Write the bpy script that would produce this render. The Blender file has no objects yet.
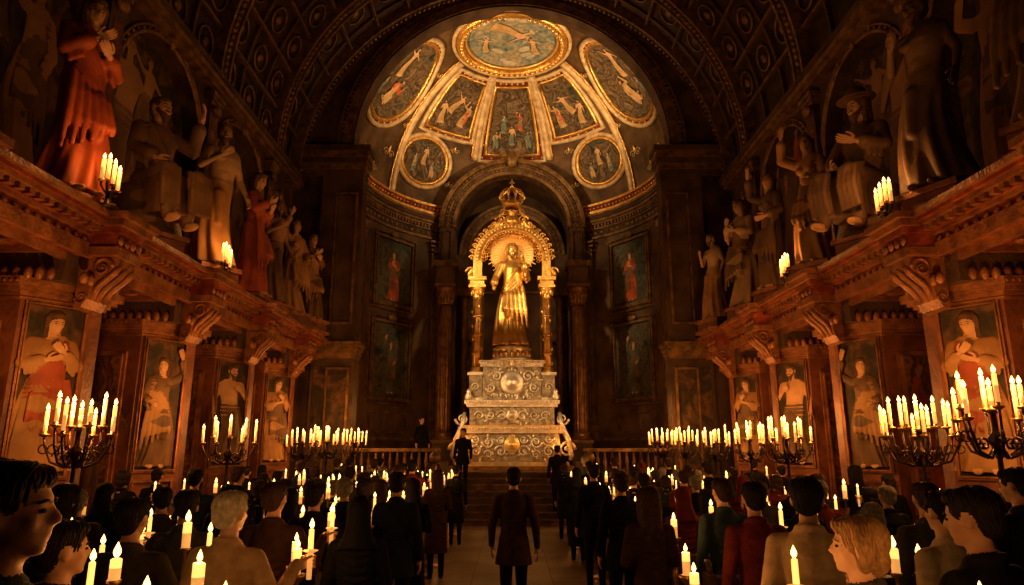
import bpy, bmesh, math, random
from mathutils import Vector, Matrix, kdtree
from mathutils.bvhtree import BVHTree
rnd=random.Random(11)
pi=math.pi
rad=math.radians
T=Matrix.Translation
def R(a,ax): return Matrix.Rotation(rad(a),4,ax)
def S(x,y,z): return Matrix.Diagonal((x,y,z,1))
sc=bpy.context.scene
col=sc.collection

# ---------------------------------------------------------------- mesh builder
class MB:
    def __init__(s):
        s.v=[];s.f=[];s.m=[];s.sm=[];s.vl=[];s.M=Matrix.Identity(4)
    def add(s,vs,fs,mi=0,sm=False):
        o=len(s.v);M=s.M
        s.v+=[M@Vector(v) for v in vs]; s.vl+=[mi]*len(vs)
        s.f+=[tuple(i+o for i in f) for f in fs]; s.m+=[mi]*len(fs); s.sm+=[sm]*len(fs)
    def box(s,x0,x1,y0,y1,z0,z1,mi=0):
        s.add([(x0,y0,z0),(x1,y0,z0),(x1,y1,z0),(x0,y1,z0),(x0,y0,z1),(x1,y0,z1),(x1,y1,z1),(x0,y1,z1)],
              [(0,3,2,1),(4,5,6,7),(0,1,5,4),(1,2,6,5),(2,3,7,6),(3,0,4,7)],mi)
    def lathe(s,prof,mi=0,c=(0,0,0),seg=16,amp=0,nf=8,tw=0):
        vs=[];fs=[];n=len(prof)
        for j,(r,z) in enumerate(prof):
            for i in range(seg):
                a=2*pi*i/seg
                rr=r*(1+amp*math.sin(nf*a+tw*z)) if amp else r
                vs.append((c[0]+rr*math.cos(a),c[1]+rr*math.sin(a),c[2]+z))
        for j in range(n-1):
            for i in range(seg):
                k=(i+1)%seg
                fs.append((j*seg+i,j*seg+k,(j+1)*seg+k,(j+1)*seg+i))
        fs.append(tuple(range(seg-1,-1,-1)));fs.append(tuple((n-1)*seg+i for i in range(seg)))
        s.add(vs,fs,mi,True)
    def tube(s,pts,r,mi=0,seg=8,closed=False):
        P=[Vector(p) for p in pts];n=len(P)
        if not hasattr(r,'__len__'): r=[r]*n
        ref=None;vs=[];fs=[]
        for i in range(n):
            if closed: t=P[(i+1)%n]-P[i-1]
            else: t=P[min(i+1,n-1)]-P[max(i-1,0)]
            if t.length<1e-9: t=Vector((0,0,1))
            t.normalize()
            if ref is None:
                ref=Vector((0,0,1)) if abs(t.z)<.9 else Vector((0,1,0))
            nn=ref-t*ref.dot(t)
            if nn.length<1e-6: nn=t.orthogonal()
            nn.normalize();ref=nn;b=t.cross(nn)
            for k in range(seg):
                a=2*pi*k/seg
                vs.append(P[i]+(nn*math.cos(a)+b*math.sin(a))*r[i])
        m=n if closed else n-1
        for i in range(m):
            i2=(i+1)%n
            for k in range(seg):
                k2=(k+1)%seg
                fs.append((i*seg+k,i*seg+k2,i2*seg+k2,i2*seg+k))
        if not closed:
            fs.append(tuple(range(seg-1,-1,-1)));fs.append(tuple((n-1)*seg+i for i in range(seg)))
        s.add(vs,fs,mi,True)
    def cap(s,a,b,ra,rb,mi=0,seg=14,n=8):
        a=Vector(a);b=Vector(b);d=b-a;L=d.length
        if L<1e-6: return
        d/=L;pts=[];rr=[]
        for k in range(4):
            t=pi/2*(k+.35)/4
            pts.append(a-d*ra*math.cos(t));rr.append(ra*math.sin(t))
        for k in range(n+1):
            t=k/n;pts.append(a+d*L*t);rr.append(ra+(rb-ra)*t)
        for k in range(3,-1,-1):
            t=pi/2*(k+.35)/4
            pts.append(b+d*rb*math.cos(t));rr.append(rb*math.sin(t))
        s.tube(pts,rr,mi,seg)
    def ell(s,c,r,mi=0,seg=10,rings=6,rot=None):
        vs=[];fs=[];c=Vector(c)
        if not hasattr(r,'__len__'): r=(r,r,r)
        for j in range(1,rings):
            t=pi*j/rings
            for i in range(seg):
                a=2*pi*i/seg
                p=Vector((r[0]*math.sin(t)*math.cos(a),r[1]*math.sin(t)*math.sin(a),r[2]*math.cos(t)))
                if rot: p=rot@p
                vs.append(c+p)
        p=Vector((0,0,r[2]));q=Vector((0,0,-r[2]))
        if rot:p=rot@p;q=rot@q
        vs+=[c+p,c+q];N=(rings-1)*seg
        for j in range(rings-2):
            for i in range(seg):
                k=(i+1)%seg
                fs.append((j*seg+i,(j+1)*seg+i,(j+1)*seg+k,j*seg+k))
        for i in range(seg):
            k=(i+1)%seg
            fs.append((N,i,k));fs.append((N+1,(rings-2)*seg+k,(rings-2)*seg+i))
        s.add(vs,fs,mi,True)
    def prism(s,poly,y0,y1,mi=0):
        n=len(poly)
        vs=[(x,y0,z) for x,z in poly]+[(x,y1,z) for x,z in poly]
        fs=[tuple(range(n)),tuple(range(2*n-1,n-1,-1))]+[(i,i+n,(i+1)%n+n,(i+1)%n) for i in range(n)]
        s.add(vs,fs,mi)
    def vprism(s,poly,z0,z1,mi=0):
        n=len(poly)
        vs=[(x,y,z0) for x,y in poly]+[(x,y,z1) for x,y in poly]
        fs=[tuple(range(n)),tuple(range(2*n-1,n-1,-1))]+[(i,i+n,(i+1)%n+n,(i+1)%n) for i in range(n)]
        s.add(vs,fs,mi)
    def arch(s,cx,cz,r0,r1,y0,y1,a0=0,a1=180,n=32,mi=0):
        vs=[];fs=[]
        for i in range(n+1):
            a=rad(a0+(a1-a0)*i/n);ca,sa=math.cos(a),math.sin(a)
            vs+=[(cx+r0*ca,y0,cz+r0*sa),(cx+r1*ca,y0,cz+r1*sa),(cx+r1*ca,y1,cz+r1*sa),(cx+r0*ca,y1,cz+r0*sa)]
        for i in range(n):
            for k in range(4):
                k2=(k+1)%4
                fs.append((i*4+k,i*4+k2,i*4+4+k2,i*4+4+k))
        fs+=[(0,3,2,1),(n*4,n*4+1,n*4+2,n*4+3)]
        s.add(vs,fs,mi)
    def loft(s,rings,mi=0,seg=40,ph=0.,closed=True):
        vs=[];fs=[];n=len(rings)
        for (cx,cy,z,rx,ry,am) in rings:
            for i in range(seg):
                a=2*pi*i/seg
                q=1+am*(.55*math.sin(8*a+ph+z*2.2)+.35*math.sin(13*a+ph*2-z*3)+.2*math.sin(5*a+1+z*4))
                vs.append((cx+rx*q*math.cos(a),cy+ry*q*math.sin(a),z))
        for j in range(n-1):
            for i in range(seg):
                k=(i+1)%seg
                fs.append((j*seg+i,j*seg+k,(j+1)*seg+k,(j+1)*seg+i))
        fs.append(tuple(range(seg-1,-1,-1)));fs.append(tuple((n-1)*seg+i for i in range(seg)))
        s.add(vs,fs,mi,True)
    def mesh(s,name,mats=()):
        me=bpy.data.meshes.new(name)
        me.from_pydata([tuple(v) for v in s.v],[],s.f)
        for m in mats: me.materials.append(m)
        me.polygons.foreach_set('material_index',s.m)
        me.polygons.foreach_set('use_smooth',s.sm)
        bm=bmesh.new();bm.from_mesh(me)
        bmesh.ops.recalc_face_normals(bm,faces=bm.faces);bm.to_mesh(me);bm.free()
        me.update();return me
    def obj(s,name,mats,loc=(0,0,0),parent=None):
        return place(name,s.mesh(name,mats),T(loc),parent)

def place(name,me,M=Matrix.Identity(4),parent=None,mats=None):
    o=bpy.data.objects.new(name,me);col.objects.link(o)
    if parent: o.parent=parent
    o.matrix_local=M
    if mats:
        for i,m in mats.items():
            if i<len(o.material_slots):
                o.material_slots[i].link='OBJECT';o.material_slots[i].material=m
    return o

# ---------------------------------------------------------------- materials
def mat(name,c1,c2=None,rough=.6,metal=0.,scale=4.,bump=.0,bscale=20.,emis=None,es=0.,det=6.,c3=None,dist=0.,spec=.3):
    m=bpy.data.materials.new(name);m.use_nodes=True;nt=m.node_tree;N=nt.nodes;L=nt.links
    b=N['Principled BSDF'];b.inputs['Roughness'].default_value=rough;b.inputs['Metallic'].default_value=metal
    b.inputs['Specular IOR Level'].default_value=spec
    b.inputs['Base Color'].default_value=(*c1,1)
    tc=N.new('ShaderNodeTexCoord')
    if c2:
        no=N.new('ShaderNodeTexNoise');no.inputs['Scale'].default_value=scale;no.inputs['Detail'].default_value=det
        no.inputs['Distortion'].default_value=dist
        r=N.new('ShaderNodeValToRGB');e=r.color_ramp.elements
        e[0].position=.35;e[0].color=(*c1,1);e[1].position=.65;e[1].color=(*c2,1)
        if c3:
            x=e.new(.52);x.color=(*c3,1)
        L.new(tc.outputs['Object'],no.inputs['Vector']);L.new(no.outputs['Fac'],r.inputs['Fac']);L.new(r.outputs['Color'],b.inputs['Base Color'])
    if bump:
        n2=N.new('ShaderNodeTexNoise');n2.inputs['Scale'].default_value=bscale;n2.inputs['Detail'].default_value=4
        bp=N.new('ShaderNodeBump');bp.inputs['Strength'].default_value=bump;bp.inputs['Distance'].default_value=.05
        L.new(tc.outputs['Object'],n2.inputs['Vector']);L.new(n2.outputs['Fac'],bp.inputs['Height']);L.new(bp.outputs['Normal'],b.inputs['Normal'])
    if emis:
        b.inputs['Emission Color'].default_value=(*emis,1);b.inputs['Emission Strength'].default_value=es
        try: m.cycles.emission_sampling='NONE'
        except Exception: pass
    return m
def fresco(name,cols,scale=1.3,dist=1.6,rough=.7):
    m=bpy.data.materials.new(name);m.use_nodes=True;nt=m.node_tree;N=nt.nodes;L=nt.links
    b=N['Principled BSDF'];b.inputs['Roughness'].default_value=rough;b.inputs['Specular IOR Level'].default_value=.25
    tc=N.new('ShaderNodeTexCoord')
    n1=N.new('ShaderNodeTexNoise');n1.inputs['Scale'].default_value=scale;n1.inputs['Detail'].default_value=5;n1.inputs['Distortion'].default_value=dist
    r=N.new('ShaderNodeValToRGB');els=r.color_ramp.elements
    k=len(cols)
    els[0].position=.28;els[0].color=(*cols[0],1);els[1].position=.72;els[1].color=(*cols[-1],1)
    for i in range(1,k-1):
        x=els.new(.28+.44*i/(k-1));x.color=(*cols[i],1)
    n2=N.new('ShaderNodeTexNoise');n2.inputs['Scale'].default_value=scale*9;n2.inputs['Detail'].default_value=6
    mx=N.new('ShaderNodeMix');mx.data_type='RGBA';mx.blend_type='MULTIPLY';mx.inputs[0].default_value=.8
    r2=N.new('ShaderNodeValToRGB');r2.color_ramp.elements[0].position=.35;r2.color_ramp.elements[0].color=(.35,.35,.35,1);r2.color_ramp.elements[1].position=.65
    L.new(tc.outputs['Object'],n1.inputs['Vector']);L.new(tc.outputs['Object'],n2.inputs['Vector'])
    L.new(n1.outputs['Fac'],r.inputs['Fac']);L.new(n2.outputs['Fac'],r2.inputs['Fac'])
    L.new(r.outputs['Color'],mx.inputs[6]);L.new(r2.outputs['Color'],mx.inputs[7]);L.new(mx.outputs[2],b.inputs['Base Color'])
    return m
gold=mat('gold',(.62,.33,.07),(.92,.58,.19),.34,.9,6,.3,30)
gold_br=mat('bright_gold',(.92,.56,.16),(1,.72,.28),.36,.7,5,.15,25)
gold_old=mat('old_gold',(.20,.10,.03),(.45,.25,.08),.45,.7,5,.3,25)
gold_st=mat('statue_gold',(.55,.31,.08),(.90,.58,.20),.38,.8,4,.2,18)
silver=mat('gilded_silver',(.62,.50,.31),(.92,.80,.56),.36,.65,5,.3,28)
silver_d=mat('dark_silver',(.16,.11,.055),(.42,.32,.18),.42,.65,7,.5,30)  # darker silver ground behind the ornament, for relief contrast
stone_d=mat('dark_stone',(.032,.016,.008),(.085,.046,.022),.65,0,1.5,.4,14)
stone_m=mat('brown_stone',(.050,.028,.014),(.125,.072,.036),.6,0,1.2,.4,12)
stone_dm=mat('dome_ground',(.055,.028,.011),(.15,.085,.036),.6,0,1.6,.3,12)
stone_r=mat('pillar_stone',(.080,.024,.010),(.20,.066,.026),.5,0,1.5,.35,12,dist=1.5)
bronze=mat('bronze_trim',(.09,.048,.018),(.25,.14,.05),.45,.4,4,.4,20)
trim_r=mat('gilded_red_trim',(.13,.045,.017),(.30,.12,.042),.45,.25,4,.4,18)
red_m=mat('red_marble',(.11,.018,.007),(.33,.070,.024),.4,0,1.4,.2,10,dist=2.5,c3=(.17,.034,.012))
fr_dark=fresco('dark_fresco',[(.018,.011,.007),(.065,.036,.018),(.030,.023,.014),(.13,.065,.028),(.065,.022,.010)],.9)
fr_red=fresco('red_fresco',[(.06,.014,.008),(.20,.050,.018),(.07,.035,.017),(.30,.12,.045),(.10,.024,.010)],1.6)
fr_dome=fresco('dome_fresco',[(.020,.026,.020),(.07,.078,.055),(.22,.14,.07),(.05,.035,.02),(.30,.20,.11),(.032,.045,.038)],1.3)
fr_sky=fresco('sky_fresco',[(.12,.145,.13),(.25,.29,.25),(.44,.37,.23),(.16,.19,.165)],.7)
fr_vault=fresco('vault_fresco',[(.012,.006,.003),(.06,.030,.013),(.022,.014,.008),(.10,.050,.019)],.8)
fr_pan=fresco('panel_painting',[(.018,.024,.020),(.055,.066,.052),(.11,.085,.05),(.03,.035,.027)],1.0)
cream=mat('cream_gilt',(.46,.32,.16),(.76,.58,.33),.5,.2,4,.3,20)
iron=mat('wrought_iron',(.02,.012,.008),(.06,.035,.02),.4,.8,8,.2,30)
brass=mat('brass',(.45,.26,.08),(.7,.42,.14),.35,.9,6)
wood=mat('dark_wood',(.022,.010,.005),(.07,.028,.012),.45,0,3,.2,25,dist=3)
wax=mat('wax',(.9,.62,.30),None,.5,0,emis=(1,.42,.09),es=.7)  # emission imitates flame light passing through the wax
wax_emit=mat('wax_glow',(.9,.62,.30),None,.5,0,emis=(1,.50,.11),es=1.8)  # stronger emission on the candle top, flame glow put into the wax
flame=mat('flame',(1,.6,.2),None,.5,0,emis=(1,.54,.13),es=6.5)
marb_st=mat('statue_stone',(.24,.15,.08),(.40,.25,.13),.6,0,3,.2,20)
marb_dk=mat('statue_dark',(.07,.040,.022),(.15,.085,.046),.6,0,3,.2,20)
st_skin=mat('painted_skin',(.34,.18,.09),(.48,.27,.14),.55,0,3)
st_lsk=mat('fresco_skin',(.40,.215,.095),(.54,.31,.15),.6,0,5)
st_dsk=mat('dark_painted_skin',(.19,.095,.045),(.28,.145,.068),.55,0,3)
st_red=mat('painted_red_robe',(.17,.028,.010),(.34,.072,.024),.6,0,3,.1,20)
st_brn=mat('painted_brown_robe',(.07,.035,.015),(.16,.084,.035),.6,0,3)
st_och=mat('painted_ochre_robe',(.22,.105,.033),(.36,.19,.07),.6,0,3)
st_blu=mat('painted_green_robe',(.05,.055,.045),(.11,.115,.085),.6,0,3)
st_hair=mat('painted_hair',(.05,.022,.010),(.10,.045,.02),.7,0,8)
SK=[mat('skin_a',(.42,.22,.13),(.5,.28,.17),.5,scale=20),mat('skin_b',(.55,.33,.22),(.62,.38,.26),.5,scale=20),mat('skin_c',(.28,.15,.09),(.33,.18,.11),.5,scale=20)]
HR={k:mat('hair_'+k,c,tuple(min(1,x*1.8) for x in c),.6,0,30,0,80,spec=.2) for k,c in dict(dark=(.009,.006,.004),brown=(.03,.015,.008),grey=(.16,.14,.12),white=(.40,.36,.30),blond=(.24,.14,.06)).items()}
CL={k:mat('cloth_'+k,c,tuple(x*1.5 for x in c),.9,0,12,.2,60,spec=.06) for k,c in dict(black=(.006,.006,.006),navy=(.009,.011,.017),teal=(.018,.030,.033),brown=(.028,.014,.008),tan=(.34,.23,.13),beige=(.36,.26,.16),red=(.08,.013,.009),grey=(.035,.032,.03),olive=(.03,.025,.014),offwhite=(.40,.32,.22)).items()}
eye=mat('eye',(.03,.02,.015),None,.2)
def floor_mat():
    m=mat('stone_floor',(.16,.105,.06),(.32,.22,.13),.4,0,1.2,.15,15)
    nt=m.node_tree;N=nt.nodes;L=nt.links;b=N['Principled BSDF']
    src=b.inputs['Base Color'].links[0].from_socket
    tc=N.new('ShaderNodeTexCoord');br=N.new('ShaderNodeTexBrick')
    br.offset=0;br.inputs['Scale'].default_value=1.6;br.inputs['Mortar Size'].default_value=.012
    br.inputs['Brick Width'].default_value=1;br.inputs['Row Height'].default_value=1
    br.inputs['Color1'].default_value=(1,1,1,1);br.inputs['Color2'].default_value=(.65,.6,.55,1);br.inputs['Mortar'].default_value=(.1,.08,.06,1)
    mx=N.new('ShaderNodeMix');mx.data_type='RGBA';mx.blend_type='MULTIPLY';mx.inputs[0].default_value=1
    L.new(tc.outputs['Object'],br.inputs['Vector']);L.new(src,mx.inputs[6]);L.new(br.outputs['Color'],mx.inputs[7]);L.new(mx.outputs[2],b.inputs['Base Color'])
    return m
floor_m=floor_mat()

# ---------------------------------------------------------------- figures
def remesh(mb,voxel,mats,name,it=3):
    me=mb.mesh('tmp');ob=bpy.data.objects.new('tmp',me);col.objects.link(ob)
    r=ob.modifiers.new('r','REMESH');r.mode='VOXEL';r.voxel_size=voxel
    q=ob.modifiers.new('s','SMOOTH');q.factor=.5;q.iterations=it
    dg=bpy.context.evaluated_depsgraph_get()
    m2=bpy.data.meshes.new_from_object(ob.evaluated_get(dg));m2.name=name
    bpy.data.objects.remove(ob)
    kd=kdtree.KDTree(len(mb.v))
    for i,v in enumerate(mb.v): kd.insert(v,i)
    kd.balance()
    m2.materials.clear()
    for m in mats: m2.materials.append(m)
    mi=[]
    for p in m2.polygons:
        sc_={}
        for co_,ix,d in kd.find_n(p.center,7):
            l=mb.vl[ix];sc_[l]=sc_.get(l,0)+1/(d+.004)**2
        mi.append(max(sc_,key=sc_.get))
    m2.polygons.foreach_set('material_index',mi)
    m2.polygons.foreach_set('use_smooth',[True]*len(mi))
    return m2
DEF=[SK[0],HR['dark'],CL['black'],CL['grey'],iron,wax,flame,eye,wax_emit]

def mk_hand(grip):
    b=MB()
    if grip:
        b.ell((-.036,-.022,-.002),(.017,.036,.044),0,12,8)
        for i in range(4):
            z=.032-.021*i;e=[-15,-30,-25,5][i];pts=[];rr=[]
            for k in range(7):
                a=rad(195+(e-195)*k/6);q=.030
                pts.append((q*math.cos(a),q*math.sin(a),z));rr.append(.0105-.003*k/6)
            b.tube(pts,rr,0,8)
        b.tube([(-.04,-.05,.0),(-.018,-.048,.018),(.006,-.036,.03),(.026,-.02,.038)],[.014,.012,.0105,.008],0,8)
        b.cap((-.045,-.08,-.004),(-.038,-.04,-.002),.024,.024,0,10,3)
    else:
        b.ell((0,0,-.055),(.016,.038,.048),0,12,8)
        for i in range(4):
            y=-.03+.02*i;Ln=[.062,.078,.084,.074][i]
            b.tube([(0,y,-.08),(.006,y*1.05,-.10-Ln*.3),(.018,y*1.08,-.10-Ln*.65),(.034,y*1.08,-.10-Ln*.9)],[.0105,.0098,.009,.007],0,8)
        b.tube([(.0,.03,-.03),(.016,.052,-.055),(.028,.060,-.085),(.036,.058,-.105)],[.014,.0125,.011,.008],0,8)
        b.cap((0,0,.01),(0,0,-.03),.026,.026,0,10,3)
    return remesh(b,.0045,[SK[0]],'hand',2)
HG=mk_hand(True);HO=mk_hand(False)
GOFF=Vector((-.045,-.08,-.004))

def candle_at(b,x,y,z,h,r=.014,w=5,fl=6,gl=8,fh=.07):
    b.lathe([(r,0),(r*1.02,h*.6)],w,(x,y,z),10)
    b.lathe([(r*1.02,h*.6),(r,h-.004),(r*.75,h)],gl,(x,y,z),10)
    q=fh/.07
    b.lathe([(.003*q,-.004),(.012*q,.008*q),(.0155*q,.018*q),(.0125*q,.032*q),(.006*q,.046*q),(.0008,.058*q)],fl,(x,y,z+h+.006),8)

def strands(me,n,seed,long_):
    q=random.Random(seed)
    bvh=BVHTree.FromPolygons([v.co for v in me.vertices],[tuple(p.vertices) for p in me.polygons])
    hf=[p.index for p in me.polygons if p.material_index==1]
    if not hf: return None
    b=MB();steps=9 if long_ else 6
    for i in range(n):
        p=me.polygons[q.choice(hf)].center.copy()
        d=Vector((q.uniform(-.25,.25),q.uniform(-.5,.0),-1.0))
        pts=[];off=q.uniform(.0005,.005)
        for k in range(steps):
            loc,nor,idx,dist=bvh.find_nearest(p)
            if loc is None or me.polygons[idx].material_index!=1: break
            pts.append(loc+nor*(off*(1 if 0<k<steps-1 else .3)))
            t=d-nor*d.dot(nor)
            if t.length<1e-4: t=Vector((q.uniform(-1,1),-1,0))
            p=loc+t.normalized()*.015
        if len(pts)>=3:
            m=len(pts)
            b.tube(pts,[.0036*(1-.8*abs(2*k/(m-1)-1)**2)+.0004 for k in range(m)],1,4)
    return b.mesh('strands')

def figure(name,kind='coat',aR=None,aL=None,hair='short',beard=False,yaw=0,tilt=0,hem=.62,female=False,
           holdR=False,holdL=False,sway=0.,seated=False,nude=False,sash=False,hat=False,stride=0,ph=0.,voxel=.0135,scale_hand=1.,fold=.07):
    b=MB();dz=-.40 if seated else 0
    w=.92 if female else 1
    top=0 if nude else 2
    rings=[]
    for z,rx,ry,cy in [(.86,.165,.12,0),(.93,.172,.125,0),(1.0,.162,.115,0),(1.08,.148,.104,.0),(1.16,.152,.108,.0),(1.24,.166,.118,.005),(1.32,.176,.122,.005),(1.38,.176,.112,0),(1.43,.15,.095,-.005),(1.47,.10,.075,-.01),(1.50,.062,.06,-.01)]:
        rings.append((sway*(1.0-z)*.2,cy,z+dz,rx*w,ry*w,0 if nude else .012))
    b.loft(rings,top,40,ph)
    if nude:
        for sx in (-1,1):
            b.ell((.07*sx,.09,1.31+dz),(.07,.04,.05),0)
        b.ell((0,.07,1.12+dz),(.07,.045,.11),0)
    if female:
        for sx in (-1,1): b.ell((.065*sx,.095,1.27+dz),(.058,.05,.06),top)
    b.cap((-.15*w,-.005,1.405+dz),(.15*w,-.005,1.405+dz),.062,.062,top)
    b.cap((0,-.012,1.45+dz),(0,.005,1.56+dz),.056,.050,0,20,12)
    if kind=='coat':
        b.tube([(.064*math.cos(a),-.012+.064*math.sin(a),1.492+dz+.016*math.sin(a+pi)) for a in [2*pi*k/24 for k in range(24)]],.020,2,10,True)
        for q in range(5): # back wrinkles
            z=1.12+.06*q;b.tube([(-.11,-.10,z+.02),(0,-.112,z-.01),(.11,-.10,z+.015)],[.006,.011,.006],2,8)
    M0=b.M.copy()
    b.M=T((0,0,1.56+dz))@R(yaw,'Z')@R(tilt,'X')@T((0,0,-1.56))
    HM=b.M.copy()
    b.ell((0,.004,1.660),(.073,.092,.098),0,36,26)
    b.ell((0,.034,1.61),(.056,.064,.068),0,26,18)
    b.ell((0,.072,1.562),(.028,.026,.020),0,14,10)
    b.ell((0,.078,1.678),(.052,.019,.011),0,16,8)
    b.tube([(0,.088,1.668),(0,.108,1.645),(0,.118,1.628),(0,.098,1.620)],[.007,.009,.012,.009],0,8)
    for sx in (-1,1):
        b.ell((.012*sx,.104,1.626),(.008,.010,.007),0,8,6)
        b.ell((.080*sx,-.004,1.638),(.012,.022,.031),0,14,10)
        b.ell((.043*sx,.066,1.628),(.020,.020,.018),0,12,8)
    b.ell((0,.096,1.599),(.022,.010,.0055),0,10,6);b.ell((0,.094,1.588),(.018,.010,.006),0,10,6)
    if hair=='short':
        b.ell((0,-.020,1.690),(.086,.098,.086),1,40,28)
        b.ell((0,.030,1.733),(.066,.064,.034),1,30,18)
        b.ell((0,-.058,1.63),(.070,.048,.060),1,28,18)
        for sx in(-1,1): b.ell((.072*sx,.012,1.678),(.015,.03,.028),1,12,10)
    elif hair=='long':
        b.ell((0,-.018,1.688),(.092,.102,.096),1,40,28)
        b.ell((0,.03,1.738),(.07,.066,.038),1,30,18)
        b.loft([(0,-.045,1.36,.06,.03,.05),(0,-.05,1.42,.085,.045,.05),(0,-.048,1.46,.09,.05,.05),(0,-.045,1.5,.095,.055,.05),(0,-.045,1.55,.095,.06,.04),(0,-.04,1.6,.095,.07,.04),(0,-.035,1.64,.093,.08,.02),(0,-.03,1.68,.09,.085,0)],1,40,ph)
        for sx in (-1,1): b.cap((.080*sx,.0,1.70),(.078*sx,.01,1.50),.026,.022,1,16,14)
    elif hair=='bob':
        b.ell((0,-.018,1.685),(.094,.104,.098),1,40,28)
        b.ell((0,.035,1.737),(.072,.066,.036),1,30,18)
        for sx in (-1,1): b.cap((.080*sx,-.01,1.69),(.076*sx,-.01,1.58),.028,.024,1,16,10)
        b.ell((0,-.06,1.60),(.078,.052,.06),1,24,16)
    elif hair=='bun':
        b.ell((0,-.018,1.688),(.088,.100,.092),1,40,28)
        b.ell((0,.03,1.737),(.068,.066,.036),1,30,18)
        b.ell((0,-.05,1.63),(.07,.05,.06),1,24,16)
        b.ell((0,-.125,1.70),(.042,.035,.042),1,20,14)
    elif hair=='scarf':
        b.ell((0,-.018,1.68),(.096,.108,.108),2,36,24)
        b.loft([(0,-.02,1.38,.17,.12,.04),(0,-.03,1.46,.12,.10,.05),(0,-.03,1.55,.095,.09,.05),(0,-.028,1.6,.093,.092,.02),(0,-.025,1.66,.092,.095,0)],2,40,ph)
    if hat:
        b.lathe([(.17,0),(.175,.012),(.10,.022),(.09,.09),(.05,.12)],1,(0,0,1.735),30)
    if beard:
        b.ell((0,.07,1.565),(.042,.038,.045),1,20,14)
        b.cap((0,.075,1.55),(0,.07,1.50),.03,.014,1)
        for sx in(-1,1): b.cap((.062*sx,.03,1.62),(.035*sx,.07,1.57),.016,.02,1)
        b.cap((-.022,.105,1.607),(.022,.105,1.607),.006,.006,1)
    b.M=M0
    defR=((.235*w,-.03,1.14),(.25*w,.06,.90));defL=((-.235*w,-.03,1.14),(-.25*w,.06,.90))
    aR=aR or defR;aL=aL or defL;hands=[]
    for (e,wr),sx,hold in ((aR,1,holdR),(aL,-1,holdL)):
        e=Vector(e)+Vector((0,0,dz));wr=Vector(wr)+Vector((0,0,dz));sh=Vector((.175*w*sx,-.005,1.40+dz))
        if nude:
            b.cap(sh,e,.052,.040,0);b.cap(e,wr,.040,.026,0)
        elif kind=='coat':
            b.cap(sh,e,.064,.052,2);b.cap(e,wr,.052,.036,2)
        else:
            b.cap(sh,e,.068,.062,2);mid=e.lerp(wr,.72)
            b.cap(e,mid,.056,.066,2);b.cap(e,wr,.03,.026,0)
            for q in range(3):
                p=e.lerp(wr,.2+.2*q);b.cap(p,p+Vector((0,0,-.12)),.035,.022,2,10,4)
        hands.append((wr,(wr-e).normalized(),sx,hold))
    if seated:
        for sx in (-1,1):
            k=Vector((.14*sx,.46,.50));an=Vector((.13*sx,.44+.06*sx,.09))
            b.cap((.09*sx,.0,.50),k,.105,.08,3);b.cap(k,an,.078,.055,3)
            b.ell((an.x,an.y+.07,.04),(.042,.12,.038),0)
            for q in range(4):
                x=k.x+(-.07+.045*q);b.tube([(x,.36,.57),(x,.50,.52),(x+.01,.53,.36),(x-.01,.52,.14)],[.02,.026,.026,.03],3,8)
        b.loft([(0,.22,.12,.17,.26,.06),(0,.22,.3,.17,.25,.06),(0,.2,.48,.17,.26,.04),(0,.15,.56,.16,.2,.0)],3,40,ph)
        b.loft([(0,-.02,0,.33,.30,.05),(0,-.04,.2,.30,.26,.05),(0,-.04,.4,.28,.22,.03),(0,-.04,.43,.26,.2,0)],4,30,ph)
    elif kind=='robe':
        rs=[]
        for k in range(22):
            t=k/21;z=.03+(1.02-.03)*t
            q=1-t
            rs.append((sway*(.10*math.sin(q*pi)),-.01+.01*q,z,(.17+.11*q**1.3)*w,(.125+.12*q**1.2)*w,fold*(.25+q)))
        b.loft(rs,3 if nude else 2,72,ph)
        for sx in (-1,1): b.ell((.085*sx,.235*w,.025),(.038,.07,.026),0)
        kx=.06 if sway>=0 else -.06
        b.cap((kx,.10,.86),(kx*1.2,.165,.5),.075,.05,3 if nude else 2)
    else:
        for sx in (-1,1):
            st=stride*sx
            k=Vector((.088*sx,.02+st*.5,.48));an=Vector((.092*sx,-.01+st,.095+(0.05 if st<0 else 0)))
            b.cap((.085*sx,0,.88),k,.092,.064,3);b.cap(k,an,.062,.045,3)
            b.ell((an.x,an.y+.06,an.z-.048),(.044,.125,.042),4)
        if hem<.86:
            rs=[]
            for k in range(9):
                t=k/8;z=hem+(1.0-hem)*t
                rs.append((0,0,z,(.168+.045*(1-t))*w,(.125+.045*(1-t))*w,.03*(1-t)))
            b.loft(rs,2,40,ph)
    if sash:
        sg=1 if sash>0 else -1
        for k in range(7):
            pts=[];rr=[]
            for j in range(15):
                t=j/14;a=rad(100-sg*(-62)+sg*(-125)*t) ; z=1.44-.06*k-.42*t-.05*math.sin(t*pi)
                rx=.165+.02*k/6;ry=.118
                pts.append((rx*math.cos(a)*w,ry*math.sin(a)*1.02*w,z+dz));rr.append(.021+.006*math.sin(5*t+k))
            b.tube(pts,rr,3,8)
        for k in range(6):
            x=sg*(-.17+.055*k)
            pts=[(x*1.0,.11-.004*k,1.02-.03*k+dz),(x*1.15,.15,.85+dz),(x*1.3,.18+.01*k,.6),(x*1.45,.2+.01*(k%2),.3+.05*k)]
            if not seated: b.tube(pts,[.028,.034,.036,.02],3,8)
    me=remesh(b,voxel,DEF,name)
    sm=strands(me,620,len(name),hair in('long','bob')) if kind=='coat' and hair!='scarf' else None
    bm=bmesh.new();bm.from_mesh(me)
    if sm: bm.from_mesh(sm);bpy.data.meshes.remove(sm)
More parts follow.
